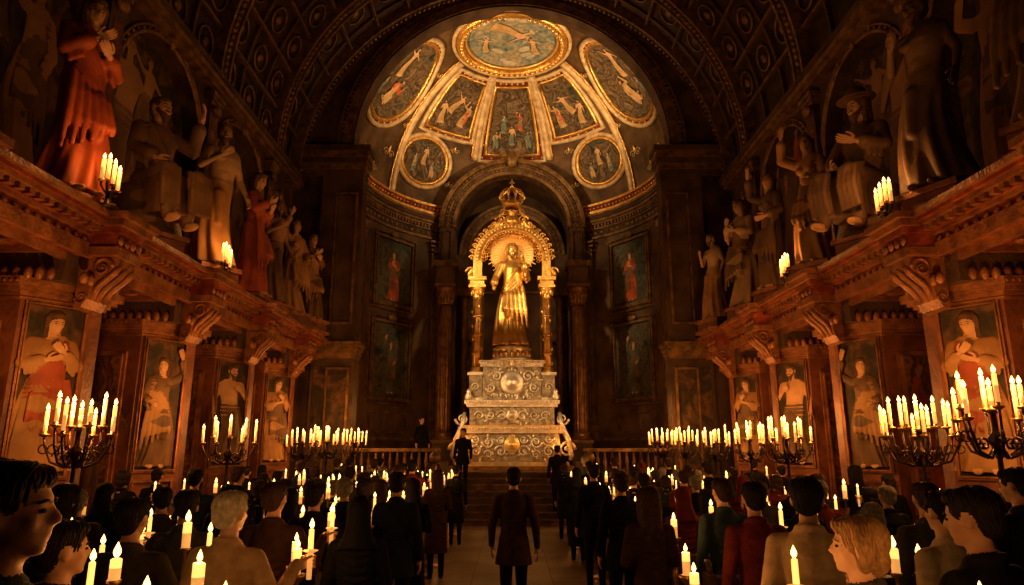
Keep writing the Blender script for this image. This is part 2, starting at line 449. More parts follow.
    for wr,d,sx,hold in hands:
        if hold:
            org=wr-Vector((GOFF.x*sx,GOFF.y,GOFF.z))
            M=T(org)@S(sx,1,1);h=HG
            c=MB();candle_at(c,0,0,-.10,.29,.0155)
            c.lathe([(.016,0),(.045,.012),(.047,.016),(.015,.01)],5,(0,0,.05),12)
            cm=c.mesh('c');cm.transform(T(org));bm.from_mesh(cm);bpy.data.meshes.remove(cm)
        else:
            qd=Vector((0,0,-1)).rotation_difference(d).to_matrix().to_4x4()
            M=T(wr)@qd@S(-sx*scale_hand,scale_hand,scale_hand);h=HO
        hm_=h.copy();hm_.transform(M);bm.from_mesh(hm_);bpy.data.meshes.remove(hm_)
    e=MB();e.M=HM
    for sx in(-1,1):
        e.ell((.031*sx,.0875,1.652),(.012,.008,.006),7,10,8)
        e.tube([(.016*sx,.097,1.672),(.034*sx,.094,1.677),(.054*sx,.079,1.670)],[.0035,.0045,.002],1,6)
    em=e.mesh('e');bm.from_mesh(em);bpy.data.meshes.remove(em)
    bm.to_mesh(me);bm.free()
    me.polygons.foreach_set('use_smooth',[True]*len(me.polygons))
    return me

F={}
PV=.0100
F['man']=figure('man_body',hair='short',hem=.74,voxel=PV)
F['man_c']=figure('man_candle_body',hair='short',hem=.74,aR=((.29,.04,1.16),(.31,.24,1.34)),holdR=True,yaw=-8,voxel=PV)
F['man_l']=figure('man_candle_left_body',hair='short',hem=.72,aL=((-.29,.04,1.16),(-.30,.25,1.36)),holdL=True,yaw=14,tilt=-8,voxel=PV)
F['wom']=figure('woman_body',hair='long',hem=.42,female=True,aR=((.22,.03,1.14),(.08,.22,1.15)),aL=((-.22,.03,1.14),(-.06,.2,1.13)),tilt=-6,voxel=PV)
F['wom_c']=figure('woman_candle_body',hair='bob',hem=.5,female=True,aR=((.26,.04,1.15),(.28,.25,1.34)),holdR=True,yaw=10,voxel=PV)
F['wom_b']=figure('woman_bun_body',hair='bun',hem=.5,female=True,aL=((-.26,.04,1.15),(-.28,.25,1.34)),holdL=True,yaw=-12,voxel=PV)
F['scarf']=figure('scarf_woman_body',hair='scarf',hem=.3,female=True,aR=((.22,.03,1.14),(.06,.22,1.13)),aL=((-.22,.03,1.14),(-.06,.2,1.15)),tilt=-12,voxel=PV)
F['walk']=figure('walking_man_body',hair='short',hem=.70,stride=.14,aR=((.25,-.07,1.14),(.27,-.02,.89)),aL=((-.25,.0,1.14),(-.26,.10,.90)),voxel=PV)
SV=.0115
F['christ']=figure('christ_body','robe',aR=((.27,.02,1.16),(.30,.20,1.02)),aL=((-.25,.06,1.15),(-.20,.26,1.36)),hair='long',beard=True,sway=.5,sash=1,yaw=6,tilt=-6,fold=.13,voxel=.009)
F['sA']=figure('saint_a','robe',aR=((.24,.08,1.17),(.10,.22,1.30)),aL=((-.24,.06,1.17),(-.05,.2,1.22)),hair='long',sway=-.5,sash=-1,yaw=-14,tilt=-14,ph=1,voxel=SV,fold=.14)
F['sB']=figure('saint_b','robe',aR=((.34,.05,1.52),(.26,.14,1.78)),aL=((-.25,.05,1.14),(-.18,.24,1.05)),hair='long',female=True,sway=.6,sash=1,yaw=16,tilt=6,ph=2,voxel=SV,fold=.14)
F['sN']=figure('saint_n','robe',nude=True,aR=((.27,.04,1.16),(.14,.20,1.28)),aL=((-.27,-.02,1.14),(-.30,.1,.92)),hair='short',beard=True,sway=.7,yaw=-18,tilt=-8,ph=3,voxel=SV,fold=.14)
F['sS']=figure('saint_s','robe',seated=True,aR=((.26,.1,1.16),(.18,.32,1.02)),aL=((-.32,.08,1.32),(-.30,.2,1.6)),hair='short',beard=True,sash=-1,yaw=12,ph=4,voxel=SV)
F['sH']=figure('saint_h','robe',seated=True,aR=((.26,.1,1.16),(.12,.3,1.05)),aL=((-.26,.1,1.18),(-.12,.28,1.22)),hair='long',beard=True,hat=True,sash=1,yaw=-14,tilt=-4,ph=5,voxel=SV)
F['cher']=figure('cherub','robe',nude=True,aR=((.34,.05,1.5),(.5,.1,1.62)),aL=((-.33,.0,1.3),(-.52,.1,1.2)),hair='short',sway=.8,ph=6,voxel=.016)

def sculpt(name,f,M,skin,robe,cloak,hair=None,parent=None,base=None,eyes=None):
    return place(name,F[f],M,parent,{0:skin,1:hair or st_hair,2:robe,3:cloak,4:base or stone_m,7:eyes or st_hair})

# ---------------------------------------------------------------- generic ornaments
def scroll(b,x,z,y,s,fx=1,fz=1,mi=0,turns=1.4,th=.09,seg=6):
    pts=[];rr=[]
    n=int(18*turns)
    for k in range(n+1):
        t=k/n;a=t*turns*2*pi;q=s*(1-t*.85)
        pts.append((x+fx*(q*math.cos(a)),y,z+fz*(q*math.sin(a))));rr.append(s*th*(1.3-.7*t))
    b.tube(pts,rr,mi,seg)
    b.ell((x,y,z),s*.18,mi,8,5)
def leaf(b,x,z,y,s,ang,mi=0):
    rot=Matrix.Rotation(-rad(ang),3,'Y')
    b.ell(Vector((x,y,z))+rot@Vector((0,0,s*.5)),(s*.22,s*.13,s*.5),mi,8,6,rot)
def frame(b,x0,x1,z0,z1,y,d,w,mi):
    for (a,c,e,f) in ((x0-w,x1+w,z1,z1+w),(x0-w,x1+w,z0-w,z0),(x0-w,x0,z0,z1),(x1,x1+w,z0,z1)):
        b.box(a,c,y-d,y,e,f,mi)
    w2=w*.4
    for (a,c,e,f) in ((x0-w2,x1+w2,z1,z1+w2),(x0-w2,x1+w2,z0-w2,z0),(x0-w2,x0,z0,z1),(x1,x1+w2,z0,z1)):
        b.box(a,c,y-d*1.6,y,e,f,mi)

# ---------------------------------------------------------------- floor & sanctuary
b=MB();b.box(-8.8,8.8,-1.0,31.5,-.2,0,0);b.obj('floor',[floor_m])
b=MB()
NS=8
for i in range(NS):
    y=18.9+.33*i;z=1.3*(i+1)/NS
    b.box(-1.9,1.9,y,21.6,1.3*i/NS,z,0)
    b.box(-1.92,1.92,y-.03,y+.06,z-.035,z+.004,1)
b.box(-4.95,4.95,21.6,31.0,.001,1.3,0)
for s in(-1,1):
    b.box(min(s*1.95,s*2.2),max(s*1.95,s*2.2),18.8,21.6,.001,1.6,0);b.ell((s*2.07,18.9,1.75),.16,1)
    for k in range(12):
        b.lathe([(.06,0),(.03,.1),(.06,.3),(.03,.5),(.05,.6)],1,(s*(2.4+k*.22),21.45,1.3),8)
    b.box(min(s*2.2,s*4.95),max(s*2.2,s*4.95),21.3,21.6,.001,1.3,0)
    b.box(min(s*2.2,s*4.95),max(s*2.2,s*4.95),21.35,21.55,1.9,2.0,1)
b.obj('floor_sanctuary',[stone_m,bronze])

# ---------------------------------------------------------------- side walls
PY=[3.4,6.6,9.8,13.0,16.2,19.4]
NY=[(4.9,1.7),(9.0,1.7),(13.1,1.7),(17.2,1.7),(20.3,.95)]
def pier(e): return [(6.3-e,.5+e),(8.6,.5+e),(8.6,-.5-e),(6.85-e*.45,-.5-e),(6.3-e,.25-e*.3)]
_L=math.hypot(.55,.75);_ex=(.55/_L,-.75/_L);_ey=(.75/_L,.55/_L)
MC=Matrix(((_ex[0],_ey[0],0,6.575),(_ex[1],_ey[1],0,-.125),(0,0,1,0),(0,0,0,1)))
def pillar_mesh():
    b=MB()
    b.vprism(pier(.18),0,.35,1);b.vprism(pier(.12),.35,.5,1);b.vprism(pier(.06),.5,.6,2)
    b.vprism(pier(0),.6,4.15,0)
    b.box(7.15,8.3,-.512,-.5,.95,3.65,3);frame(b,7.15,8.3,.95,3.65,-.5,.06,.09,2)
    b.M=MC
    b.box(-.36,.36,-.012,0,1.62,3.98,4);frame(b,-.36,.36,1.62,3.98,0,.05,.05,2)
    frame(b,-.34,.34,.75,1.40,0,.04,.05,2);scroll(b,.13,1.07,-.02,.12,1,1,2);scroll(b,-.13,1.07,-.02,.12,-1,1,2)
    b.M=Matrix.Identity(4)
    for i,(e,z0,z1) in enumerate([(.04,4.03,4.07),(.08,4.08,4.14),(.14,4.14,4.2),(.20,4.2,4.32)]):
        b.vprism(pier(e),z0,z1,2)
    b.box(6.3,8.6,-.5,.5,4.3,4.72,1)
    prof=[(6.3,3.95),(6.2,3.98),(6.12,4.1),(6.1,4.25),(6.02,4.42),(5.86,4.52),(5.78,4.62),(5.78,4.72),(6.3,4.72)]
    b.prism(prof,-.2,.32,2)
    for y in(-.21,.33):
        scroll(b,5.95,4.56,y,.15,-1,1,2,1.5,.16);scroll(b,6.2,4.12,y,.1,1,-1,2,1.3,.16)
    for k in(-1,0,1):
        b.tube([(6.14,.06+k*.15,4.1),(6.04,.06+k*.17,4.3),(5.82,.06+k*.18,4.5),(5.74,.06+k*.18,4.6)],[.03,.05,.05,.03],2,6)
    for k in range(6): b.ell((6.08,-.4+.16*k,4.36),(.06,.055,.09),2,8,5)
    for k in range(14): b.ell((6.4+.16*k,-.62,4.37),(.06,.06,.10),2,8,5)
    for k in range(20): b.ell((6.8+.09*k,-.69,4.26),(.03,.03,.03),2,6,4)
    return b.mesh('pillar',[stone_r,stone_d,trim_r,fr_red,fr_dark])
pm=pillar_mesh()
def mirrorM(s): return S(s,1,1)
banner_parent=None
for s in(-1,1):
    side='left' if s<0 else 'right'
    b=MB();b.M=mirrorM(s)
    b.box(8.6,8.8,-1,22,0,5.3,0)
    for y in PY:
        b.M=mirrorM(s)@Matrix(((0,1,0,8.6),(1,0,0,y+1.6),(0,0,1,0),(0,0,0,1)))
        b.box(-.8,.8,-.02,0,1.0,3.4,1);frame(b,-.8,.8,1.0,3.4,0,.06,.1,2)
    b.M=mirrorM(s);b.box(8.45,8.6,-1,22,0,.5,3);b.box(8.4,8.6,-1,22,3.9,4.1,2)
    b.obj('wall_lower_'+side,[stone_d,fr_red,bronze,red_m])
    b=MB();b.M=mirrorM(s)
    Y0,Y1=-1,21.6
    b.box(6.2,8.6,Y0,Y1,4.72,4.84,0);b.box(6.12,6.2,Y0,Y1,4.70,4.90,2)
    b.box(6.17,8.6,Y0,Y1,4.84,5.02,1)
    b.box(6.1,8.6,Y0,Y1,5.02,5.07,2)
    b.box(5.92,8.6,Y0,Y1,5.15,5.21,2);b.box(5.86,8.6,Y0,Y1,5.21,5.26,1);b.box(5.78,8.6,Y0,Y1,5.26,5.34,2)
    b.box(6.05,8.6,Y0,Y1,5.07,5.15,1)
    y=2.0
    while y<21.5:
        b.box(5.95,6.06,y,y+.09,5.07,5.15,2);y+=.18
    y=2.0
    while y<21.5:
        b.ell((6.15,y,4.93),(.03,.06,.06),2,6,4);y+=.2
    for y in PY:
        b.box(5.7,6.2,y-.34,y+.34,4.72,4.84,2);b.box(5.74,6.2,y-.31,y+.31,4.84,5.05,1)
        b.box(5.62,6.2,y-.4,y+.4,5.15,5.25,2);b.box(5.54,6.2,y-.46,y+.46,5.25,5.345,2)
        b.box(5.68,6.2,y-.34,y+.34,5.05,5.15,1)
        for q in range(4): b.ell((5.72,y-.24+.16*q,4.95),(.04,.06,.07),2,8,5)
        for k in range(3):
            yy=y+.75+k*.62
            b.box(6.35,8.3,yy-.22,yy-.18,4.62,4.72,2);b.box(6.35,8.3,yy+.38,yy+.42,4.62,4.72,2)
        b.box(6.3,6.38,y+.5,y+2.7,4.60,4.72,2);b.box(7.3,7.38,y+.5,y+2.7,4.62,4.72,2)
        for k in range(3):
            for x in(6.83,7.85): b.ell((x,y+.85+k*.62,4.70),(.14,.14,.05),2,10,5)
    b.obj('trim_cornice_'+side,[red_m,red_m,trim_r])
    b=MB();b.M=mirrorM(s)
    b.box(7.7,7.9,-1,21.7,5.3,10.8,1)
    spring=8.7;zt=10.8
    prev=-1.0
    def quadX(y0,y1,z0,z1): b.box(7.36,7.42,y0,y1,z0,z1,0)
    for (c,r) in NY:
        if c-r>prev: quadX(prev,c-r,5.3,zt)
        n=20
        for i in range(n):
            a0=pi-pi*i/n;a1=pi-pi*(i+1)/n
            ya,za=c+r*math.cos(a0),spring+r*math.sin(a0);yb,zb=c+r*math.cos(a1),spring+r*math.sin(a1)
            b.add([(7.36,ya,za),(7.36,yb,zb),(7.36,yb,zt),(7.36,ya,zt),(7.72,ya,za),(7.72,yb,zb)],[(0,1,2,3),(0,4,5,1)],0)
        for yy in(c-r,c+r): b.add([(7.36,yy,5.3),(7.72,yy,5.3),(7.72,yy,spring),(7.36,yy,spring)],[(0,1,2,3)],0)
        prev=c+r
        for q,th,mi in((r+.04,.05,2),(r+.17,.035,2)):
            pts=[(7.33,c-q,5.5)]+[(7.33,c+q*math.cos(pi-pi*k/24),spring+q*math.sin(pi*k/24)) for k in range(25)]+[(7.33,c+q,5.5)]
            b.tube(pts,th,mi,6)
        for k in range(27):
            a=pi*k/26;q=r+.105
            b.ell((7.33,c+q*math.cos(a),spring+q*math.sin(a)),.04,2,6,4)
        b.ell((7.3,c,spring+r+.12),(.1,.13,.22),2,8,6)
    if prev<21.6: quadX(prev,21.6,5.3,zt)
    for y in (6.95,11.05,15.15,19.2):
        b.box(7.2,7.36,y-.22,y+.22,5.34,10.3,0);b.box(7.14,7.36,y-.28,y+.28,5.34,5.6,2)
        for k in range(3): b.box(7.2-.04*k-.03,7.36,y-.24-.04*k,y+.24+.04*k,10.05+.1*k,10.15+.1*k,2)
        b.ell((7.15,y,9.95),(.1,.2,.14),2)
        b.box(7.19,7.2,y-.12,y+.12,5.9,9.6,3)
    b.box(7.1,7.36,-1,21.6,10.45,10.55,2);b.box(7.0,7.36,-1,21.6,10.55,10.68,2);b.box(6.95,7.36,-1,21.6,10.68,10.8,0)
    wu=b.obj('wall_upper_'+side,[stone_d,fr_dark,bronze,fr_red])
    for i,(c,r) in enumerate(NY[:4]):
        f=['sB','sA','cher','sN'][(i+(s>0))%4]
        for dy,kk,f2,zz in((-.75,2.2,f,6.3),(.8,1.9,['sA','sB'][i%2],6.2),(.0,1.2,'cher',8.0)):
            sculpt('mural_figure',f2,T((s*7.69,c+dy,zz))@R(90 if s>0 else -90,'Z')@S(kk,kk*.06,kk),st_dsk,[st_red,st_brn,st_och][(i+int(dy>0))%3],st_brn,parent=wu)
    for i,y in enumerate(PY):
        p=place('pillar',pm,T((0,y,0))@mirrorM(s))
        if s<0 and i==3: banner_parent=(p,T((0,y,0))@mirrorM(s))
        f=['sA','sN','sA','sB','sN','sA'][i]
        k=1.29 if f!='sB' else 1.14
        sculpt('painted_saint',f,T((6.575-.806*.01,-.125-.59*.01,1.64))@R(126.2,'Z')@S(k*1.1,k*.35,k),st_lsk,[st_och,st_brn,st_och,st_brn,st_red,st_och][i],[st_brn,st_och,st_red,st_och,st_brn,st_brn][i],parent=p)
        f2=['sB','sS','sA','sS','sA','sB'][(i+2*(s>0))%6]
        k2=1.2 if f2!='sS' else 1.4
        sculpt('fresco_figure',f2,T((7.72,-.51,1.15))@R(180,'Z')@S(k2,k2*.12,k2),st_dsk,st_red,st_brn,parent=p,base=st_brn,eyes=st_hair)
# painted ribbon with lettering on the left pillar
b=MB()
b.arch(-7.6,2.1,.50,.74,12.47,12.485,20,160,20,0)
rib=place('painted_banner',b.mesh('painted_banner',[st_brn]))
rib.parent=banner_parent[0];rib.matrix_parent_inverse=banner_parent[1].inverted()
for i,ch in enumerate('SCABAY'):
    a=138-i*20
    cu=bpy.data.curves.new('letter','FONT');cu.body=ch;cu.size=.21;cu.align_x='CENTER';cu.align_y='CENTER';cu.extrude=.004
    cu.materials.append(st_och)
    o=bpy.data.objects.new('letter_%d'%(i+1),cu);col.objects.link(o);o.parent=rib
    o.matrix_local=T((-7.6+.62*math.cos(rad(a)),12.463,2.1+.62*math.sin(rad(a))))@R(-(a-90),'Y')@R(90,'X')

# ---------------------------------------------------------------- nave vault
b=MB();VR=7.36;VC=10.8
b.arch(0,VC,VR,VR+.25,-1,21.7,0,180,64,0)
for a in range(10,180,10):
    b.M=T((0,0,VC))@R(-(a-90),'Y')
    b.box(-.06,.06,1,21.6,VR-.12,VR+.02,1)
    b.box(-.02,.02,1,21.6,VR-.17,VR,2)
b.M=Matrix.Identity(4)
y=2.85
while y<21.4:
    b.arch(0,VC,VR-.11,VR,y-.05,y+.05,0,180,64,1);y+=1.37
for y in (6.95,11.05,15.15,19.2,21.35):
    b.arch(0,VC,VR-.28,VR,y-.24,y+.24,0,180,64,1)
    b.arch(0,VC,VR-.34,VR,y-.27,y-.19,0,180,64,2);b.arch(0,VC,VR-.34,VR,y+.19,y+.27,0,180,64,2)
    for k in range(120):
        a=pi*(k+.5)/120
        b.ell(((VR-.3)*math.cos(a),y,VC+(VR-.3)*math.sin(a)),.075,2,6,4)
y=2.85+.685
while y<21.0:
    for a in range(15,180,10):
        b.M=T((0,y,VC))@R(-(a-90),'Y')
        b.tube([(.36*math.cos(t),.36*math.sin(t),VR-.05) for t in [2*pi*q/12 for q in range(12)]],.035,2,4,True)
        b.ell((0,0,VR-.03),(.15,.15,.06),2,8,4)
    y+=1.37
b.M=Matrix.Identity(4)
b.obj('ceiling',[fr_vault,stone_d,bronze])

# ---------------------------------------------------------------- triumphal arch wall
b=MB()
n=40;r=5.5;c=12.0
for i in range(n):
    a0=pi*i/n;a1=pi*(i+1)/n
    x0,z0=r*math.cos(a0),c+r*math.sin(a0);x1,z1=r*math.cos(a1),c+r*math.sin(a1)
    X0,Z0=8*math.cos(a0),VC+8.3*math.sin(a0);X1,Z1=8*math.cos(a1),VC+8.3*math.sin(a1)
    b.add([(x0,21.6,z0),(x1,21.6,z1),(X1,21.6,max(Z1,z1+.1)),(X0,21.6,max(Z0,z0+.1))],[(0,1,2,3)],0)
for s in(-1,1):
    b.M=mirrorM(s)
    b.box(5.5,8.6,21.6,22.0,0,12.0,0)
    b.box(4.95,6.3,21.35,22.0,0,10.9,0)
    b.box(5.05,6.2,21.33,21.35,1.2,4.5,1);frame(b,5.15,5.75,1.3,4.4,21.35,.05,.07,2)
    frame(b,5.15,5.75,5.9,10.2,21.35,.05,.07,2)
    for k in range(4): b.box(4.93-.05*k,6.4,21.33-.05*k,22.0,4.75+.13*k,4.88+.13*k,2)
    for k in range(5): b.box(4.93-.05*k,7.3,21.33-.05*k,22.0,10.9+.2*k,11.1+.2*k,2 if k%2 else 0)
    b.M=Matrix.Identity(4)
b.arch(0,c,5.42,5.75,21.42,21.62,0,180,60,2);b.arch(0,c,5.85,5.95,21.48,21.62,0,180,60,2)
b.arch(0,c,5.35,5.5,21.45,22.1,0,180,60,0)
for k in range(110):
    a=pi*(k+.5)/110;b.ell((5.8*math.cos(a),21.5,c+5.8*math.sin(a)),.07,2,6,4)
b.obj('wall_triumphal_arch',[stone_d,fr_dark,bronze])

# ---------------------------------------------------------------- apse
CY=24.0;AR=6.0
def pol(a,r,z): a=rad(a);return Vector((r*math.sin(a),CY+r*math.cos(a),z))
def band(b,r0,r1,z0,z1,a0,a1,n,mi):
    vs=[];fs=[]
    for i in range(n+1):
        a=a0+(a1-a0)*i/n
        vs+=[pol(a,r0,z0),pol(a,r1,z0),pol(a,r1,z1),pol(a,r0,z1)]
    for i in range(n):
        for k in range(4): fs.append((i*4+k,i*4+(k+1)%4,i*4+4+(k+1)%4,i*4+4+k))
    fs+=[(0,3,2,1),(n*4,n*4+1,n*4+2,n*4+3)]
    b.add(vs,fs,mi)
def Mw(a,r=AR,z=0):
    ar=rad(a);return T(pol(a,r,z))@Matrix(((math.cos(ar),math.sin(ar),0,0),(-math.sin(ar),math.cos(ar),0,0),(0,0,1,0),(0,0,0,1)))
b=MB()
for s in(-1,1):
    A0,A1=s*29,s*114
    band(b,AR,AR+.3,0,12,A0,A1,30,0)
    band(b,AR-.12,AR,1.3,2.3,A0,A1,30,1);band(b,AR-.18,AR,2.3,2.42,A0,A1,30,2)
    for k,(e,z0,z1,mi) in enumerate([(.1,10.95,11.05,2),(.06,11.05,11.35,1),(.14,11.35,11.42,2),(.22,11.55,11.64,2),(.30,11.64,11.76,2),(.36,11.76,11.9,1),(.40,11.9,12.0,2)]):
        band(b,AR-e,AR,z0,z1,A0,A1,30,mi)
    for k in range(48):
        a=s*(30+84*k/48);b.M=Mw(a);b.box(-.05,.05,-.2,0,11.42,11.55,2);b.M=Matrix.Identity(4)
    for k in range(30):
        a=s*(30+84*k/30);b.M=Mw(a);b.ell((0,-.07,11.2),(.1,.05,.09),2,6,4);b.M=Matrix.Identity(4)
    for a in(34,79):
        b.M=Mw(s*a)
        b.box(-.30,.30,-.2,0,2.4,10.3,0);b.box(-.36,.36,-.26,0,2.4,2.9,2)
        for q in range(4): b.box(-.22+.12*q,-.16+.12*q,-.235,-.2,3.1,9.9,2)
        for q in range(4): b.box(-.3-.04*q,.3+.04*q,-.22-.04*q,0,10.2+.18*q,10.3+.18*q,2)
        for q in range(5): leaf(b,-.24+.12*q,10.3,-.26,.4,-20+10*q,2)
        b.M=Matrix.Identity(4)
    for (z0,z1) in((7.75,10.4),(3.95,6.9)):
        b.M=Mw(s*56.5,AR-.12)
        hw=1.02
        b.box(-hw-.3,hw+.3,-.0,.2,z0-.3,z1+.3,1)
        b.box(-hw,hw,-.02,0,z0,z1,3);frame(b,-hw,hw,z0,z1,0,.09,.12,2);frame(b,-hw-.22,hw+.22,z0-.22,z1+.22,0,.05,.05,2)
        for xx in(-1,1):
            for zz in (z0-.11,z1+.11): scroll(b,xx*(hw+.1),zz,-.1,.14,xx,1,2,1.2,.14)
        b.ell((0,-.1,z1+.25),(.3,.08,.14),2)
    b.M=Mw(s*56.5,AR-.1);frame(b,-1.0,1.0,2.65,3.35,0,.05,.06,2)
    b.M=Matrix.Identity(4)
apse=b.obj('wall_apse',[stone_m,stone_d,bronze,fr_pan])
for s in(-1,1):
    for z,f,mt in((7.85,'sA',st_red),(4.1,'sB',st_blu)):
        M=Mw(s*56.5,AR-.16)@T((0,0,z))@R(180,'Z')@S(1.2,.1,1.2)
        sculpt('painted_figure',f,M,st_skin,mt,st_brn,parent=apse)

# dome
b=MB()
def sph(a,t,r=AR): 
    a=rad(a);t=rad(t);return Vector((r*math.sin(t)*math.sin(a),CY+r*math.sin(t)*math.cos(a),12+r*math.cos(t)))
def inarch(p): return abs(p.x)<2.75 and p.z<11.4+math.sqrt(max(0,2.9**2-p.x**2)) and p.y>CY
na=96;nt_=36
vs=[];fs=[]
for i in range(na+1):
    for j in range(nt_+1):
        vs.append(sph(-180+360*i/na,90*j/nt_))
for i in range(na):
    for j in range(nt_):
        q=(i*(nt_+1)+j,(i+1)*(nt_+1)+j,(i+1)*(nt_+1)+j+1,i*(nt_+1)+j+1)
        ce=sum((vs[k] for k in q),Vector())/4
        if ce.y<21.75 or inarch(ce): continue
        fs.append(q)
b.add(vs,fs,0,True)
def dpath(path,th,mi,off=.06,seg=6): b.tube([sph(a,t,AR-off) for a,t in path],th,mi,seg,True)
def dfill(path,mi,off=.05):
    n=len(path);ca=sum(p[0] for p in path)/n;ct=sum(p[1] for p in path)/n
    vs=[];fs=[]
    K=6
    for k in range(1,K+1):
        for a,t in path: vs.append(sph(ca+(a-ca)*k/K,ct+(t-ct)*k/K,AR-off))
    vs.append(sph(ca,ct,AR-off));C=len(vs)-1
    for k in range(K-1):
        for i in range(n):
            j=(i+1)%n;fs.append((k*n+i,k*n+j,(k+1)*n+j,(k+1)*n+i))
    for i in range(n): fs.append((C,i,(i+1)%n))
    b.add(vs,fs,mi,True)
def trap(a0,a1,t0,t1,m=6):
    p=[]
    for k in range(m): p.append((a0+(a1-a0)*k/m,t0))
    for k in range(m): p.append((a1,t0+(t1-t0)*k/m))
    for k in range(m): p.append((a1+(a0-a1)*k/m,t1))
    for k in range(m): p.append((a0,t1+(t0-t1)*k/m))
    return p
def grow(p,g):
    n=len(p);ca=sum(q[0] for q in p)/n;ct=sum(q[1] for q in p)/n
    return [(ca+(a-ca)*g,ct+(t-ct)*g) for a,t in p]
def panel(p,mi=1,g=1.14):
    dfill(grow(p,g),5,.03);dfill(p,mi,.06);dpath(p,.085,2,.08);dpath(grow(p,g),.10,4,.06)
    q=grow(p,(1+g)/2)
    for k in range(0,len(q)):
        a,t=q[k];b.ell(sph(a,t,AR-.06),.05,4,6,4)
panel(trap(-14,14,28.5,59),g=1.2)
for s in(-1,1):
    panel(trap(s*24,s*51,28,53),g=1.17)
    panel([(s*45+11.5/math.sin(rad(67))*math.cos(x),67.5+9.5*math.sin(x)) for x in [2*pi*k/28 for k in range(28)]],g=1.16)
    panel([(s*91+18/math.sin(rad(48))*math.cos(x),47+17.5*math.sin(x)) for x in [2*pi*k/32 for k in range(32)]],g=1.13)
    for a in(s*18.8,s*59):
        t1=62 if abs(a)<20 else 88
        for o,th,mi in((0,.15,4),(1.6,.045,2),(-1.6,.045,2)):
            b.tube([sph(a+o/max(.3,math.sin(rad(24+(t1-24)*k/20))),24+(t1-24)*k/20,AR-.06) for k in range(21)],th,mi,6)
    for (a,t,q) in((s*66,71,.35),(s*74,80,.3),(s*30,60,.22),(s*64,34,.22),(s*84,77,.28),(s*100,76,.3),(s*30,75,.2),(s*62,58,.2)):
        c0=sph(a,t,AR-.08)
        nn=(c0-Vector((0,CY,12))).normalized();ex=nn.cross(Vector((0,0,1))).normalized();ez=ex.cross(nn)
        b.M=T(c0)@Matrix(((ex.x,nn.x,ez.x,0),(ex.y,nn.y,ez.y,0),(ex.z,nn.z,ez.z,0),(0,0,0,1)))
        scroll(b,q*.5,0,0,q*.5,1,1,4);scroll(b,-q*.5,0,0,q*.5,-1,1,4);leaf(b,0,0,0,q,0,2)
        b.M=Matrix.Identity(4)
    band(b,5.72,5.92,12.0,12.16,s*30,s*112,30,2);band(b,5.78,5.98,12.16,12.4,s*30,s*112,30,5);band(b,5.70,5.88,12.4,12.5,s*30,s*112,30,2)
    for k in range(40): b.ell(pol(s*(31+80*k/40),5.76,12.28),.06,2,6,4)
circ=lambda t,n=48:[(360*k/n,t) for k in range(n)]
vs=[sph(0,0,AR-.12)]+[sph(360*k/48,10,AR-.12) for k in range(48)]+[sph(360*k/48,20,AR-.12) for k in range(48)]
b.add(vs,[(0,1+k,1+(k+1)%48) for k in range(48)]+[(1+k,49+k,49+(k+1)%48,1+(k+1)%48) for k in range(48)],6,True)
dpath(circ(20.5),.17,2,.18,8);dpath(circ(18.2),.06,7,.2);dpath(circ(22.8),.08,4,.12)
for k in range(56): b.ell(sph(360*k/56,20.5,AR-.36),.075,7,6,4)
dome=b.obj('ceiling_dome',[stone_dm,fr_dome,gold,stone_d,cream,red_m,fr_sky,gold_br])
def Md(a,t,roll=0,off=.12):
    c0=sph(a,t,AR-off);nn=(c0-Vector((0,CY,12))).normalized()
    ez=(sph(a,t-1)-sph(a,t+1)).normalized();ex=nn.cross(ez).normalized()
    return T(c0)@Matrix(((ex.x,nn.x,ez.x,0),(ex.y,nn.y,ez.y,0),(ex.z,nn.z,ez.z,0),(0,0,0,1)))@R(roll,'Y')
def pf(a,t,f,k,skin,robe,cloak,roll=0,off=.12,d=.12):
    sculpt('painted_figure',f,Md(a,t,0,off)@R(180,'Z')@R(roll,'Y')@T((0,0,-.9*k))@S(k,k*d,k),skin,robe,cloak,parent=dome)
lt=mat('paint_flesh',(.56,.33,.17),(.72,.46,.26),.6);lr=mat('paint_red',(.36,.07,.025),(.52,.14,.05),.6)
lb=mat('paint_green',(.09,.12,.09),(.18,.22,.17),.6);lo=mat('paint_ochre',(.38,.23,.09),(.56,.37,.17),.6)
for x,t,f,k,rb in((-9,51,'sS',.54,lo),(-5,45,'sA',.48,lb),(0,50,'sN',.50,lt),(5,44,'sB',.44,lr),(9,51,'sS',.54,lb)): pf(x,t,f,k,lt,rb,lb)
for s in(-1,1):
    pf(s*30,44,'sB',.62,lt,lo,lr,12*s);pf(s*38,40,'cher',.58,lt,lt,lo,25*s);pf(s*45,45,'sN',.6,lt,lr,lo,-14*s)
    pf(s*40,69,'sS',.52,lt,lb,lo);pf(s*45,65,'sN',.47,lt,lr,lo);pf(s*50,69,'sA',.47,lt,lb,lo)
    pf(s*86,50,'sS',1.05,lt,lr if s<0 else lo,lo,18*s);pf(s*98,42,'cher',.8,lt,lt,lo,-35*s);pf(s*100,56,'sA',.55,lt,lb,lb,10*s)
for (a,t,k,ro) in((180,3,1.0,60),(60,10,.55,-40),(-70,11,.5,70)):
    pf(a,t,'cher',k,lt,lt,lo,ro,.20,.14)
cb=MB()
for k in range(16):
    a=rnd.uniform(0,360);t=rnd.uniform(6,16);M=Md(a,t,0,.13);cb.M=M
    cb.ell((0,0,0),(rnd.uniform(.15,.3),.03,rnd.uniform(.08,.16)),0)
cb.obj('painted_clouds',[mat('cloud',(.38,.34,.26),(.52,.47,.36),.7)],parent=dome)

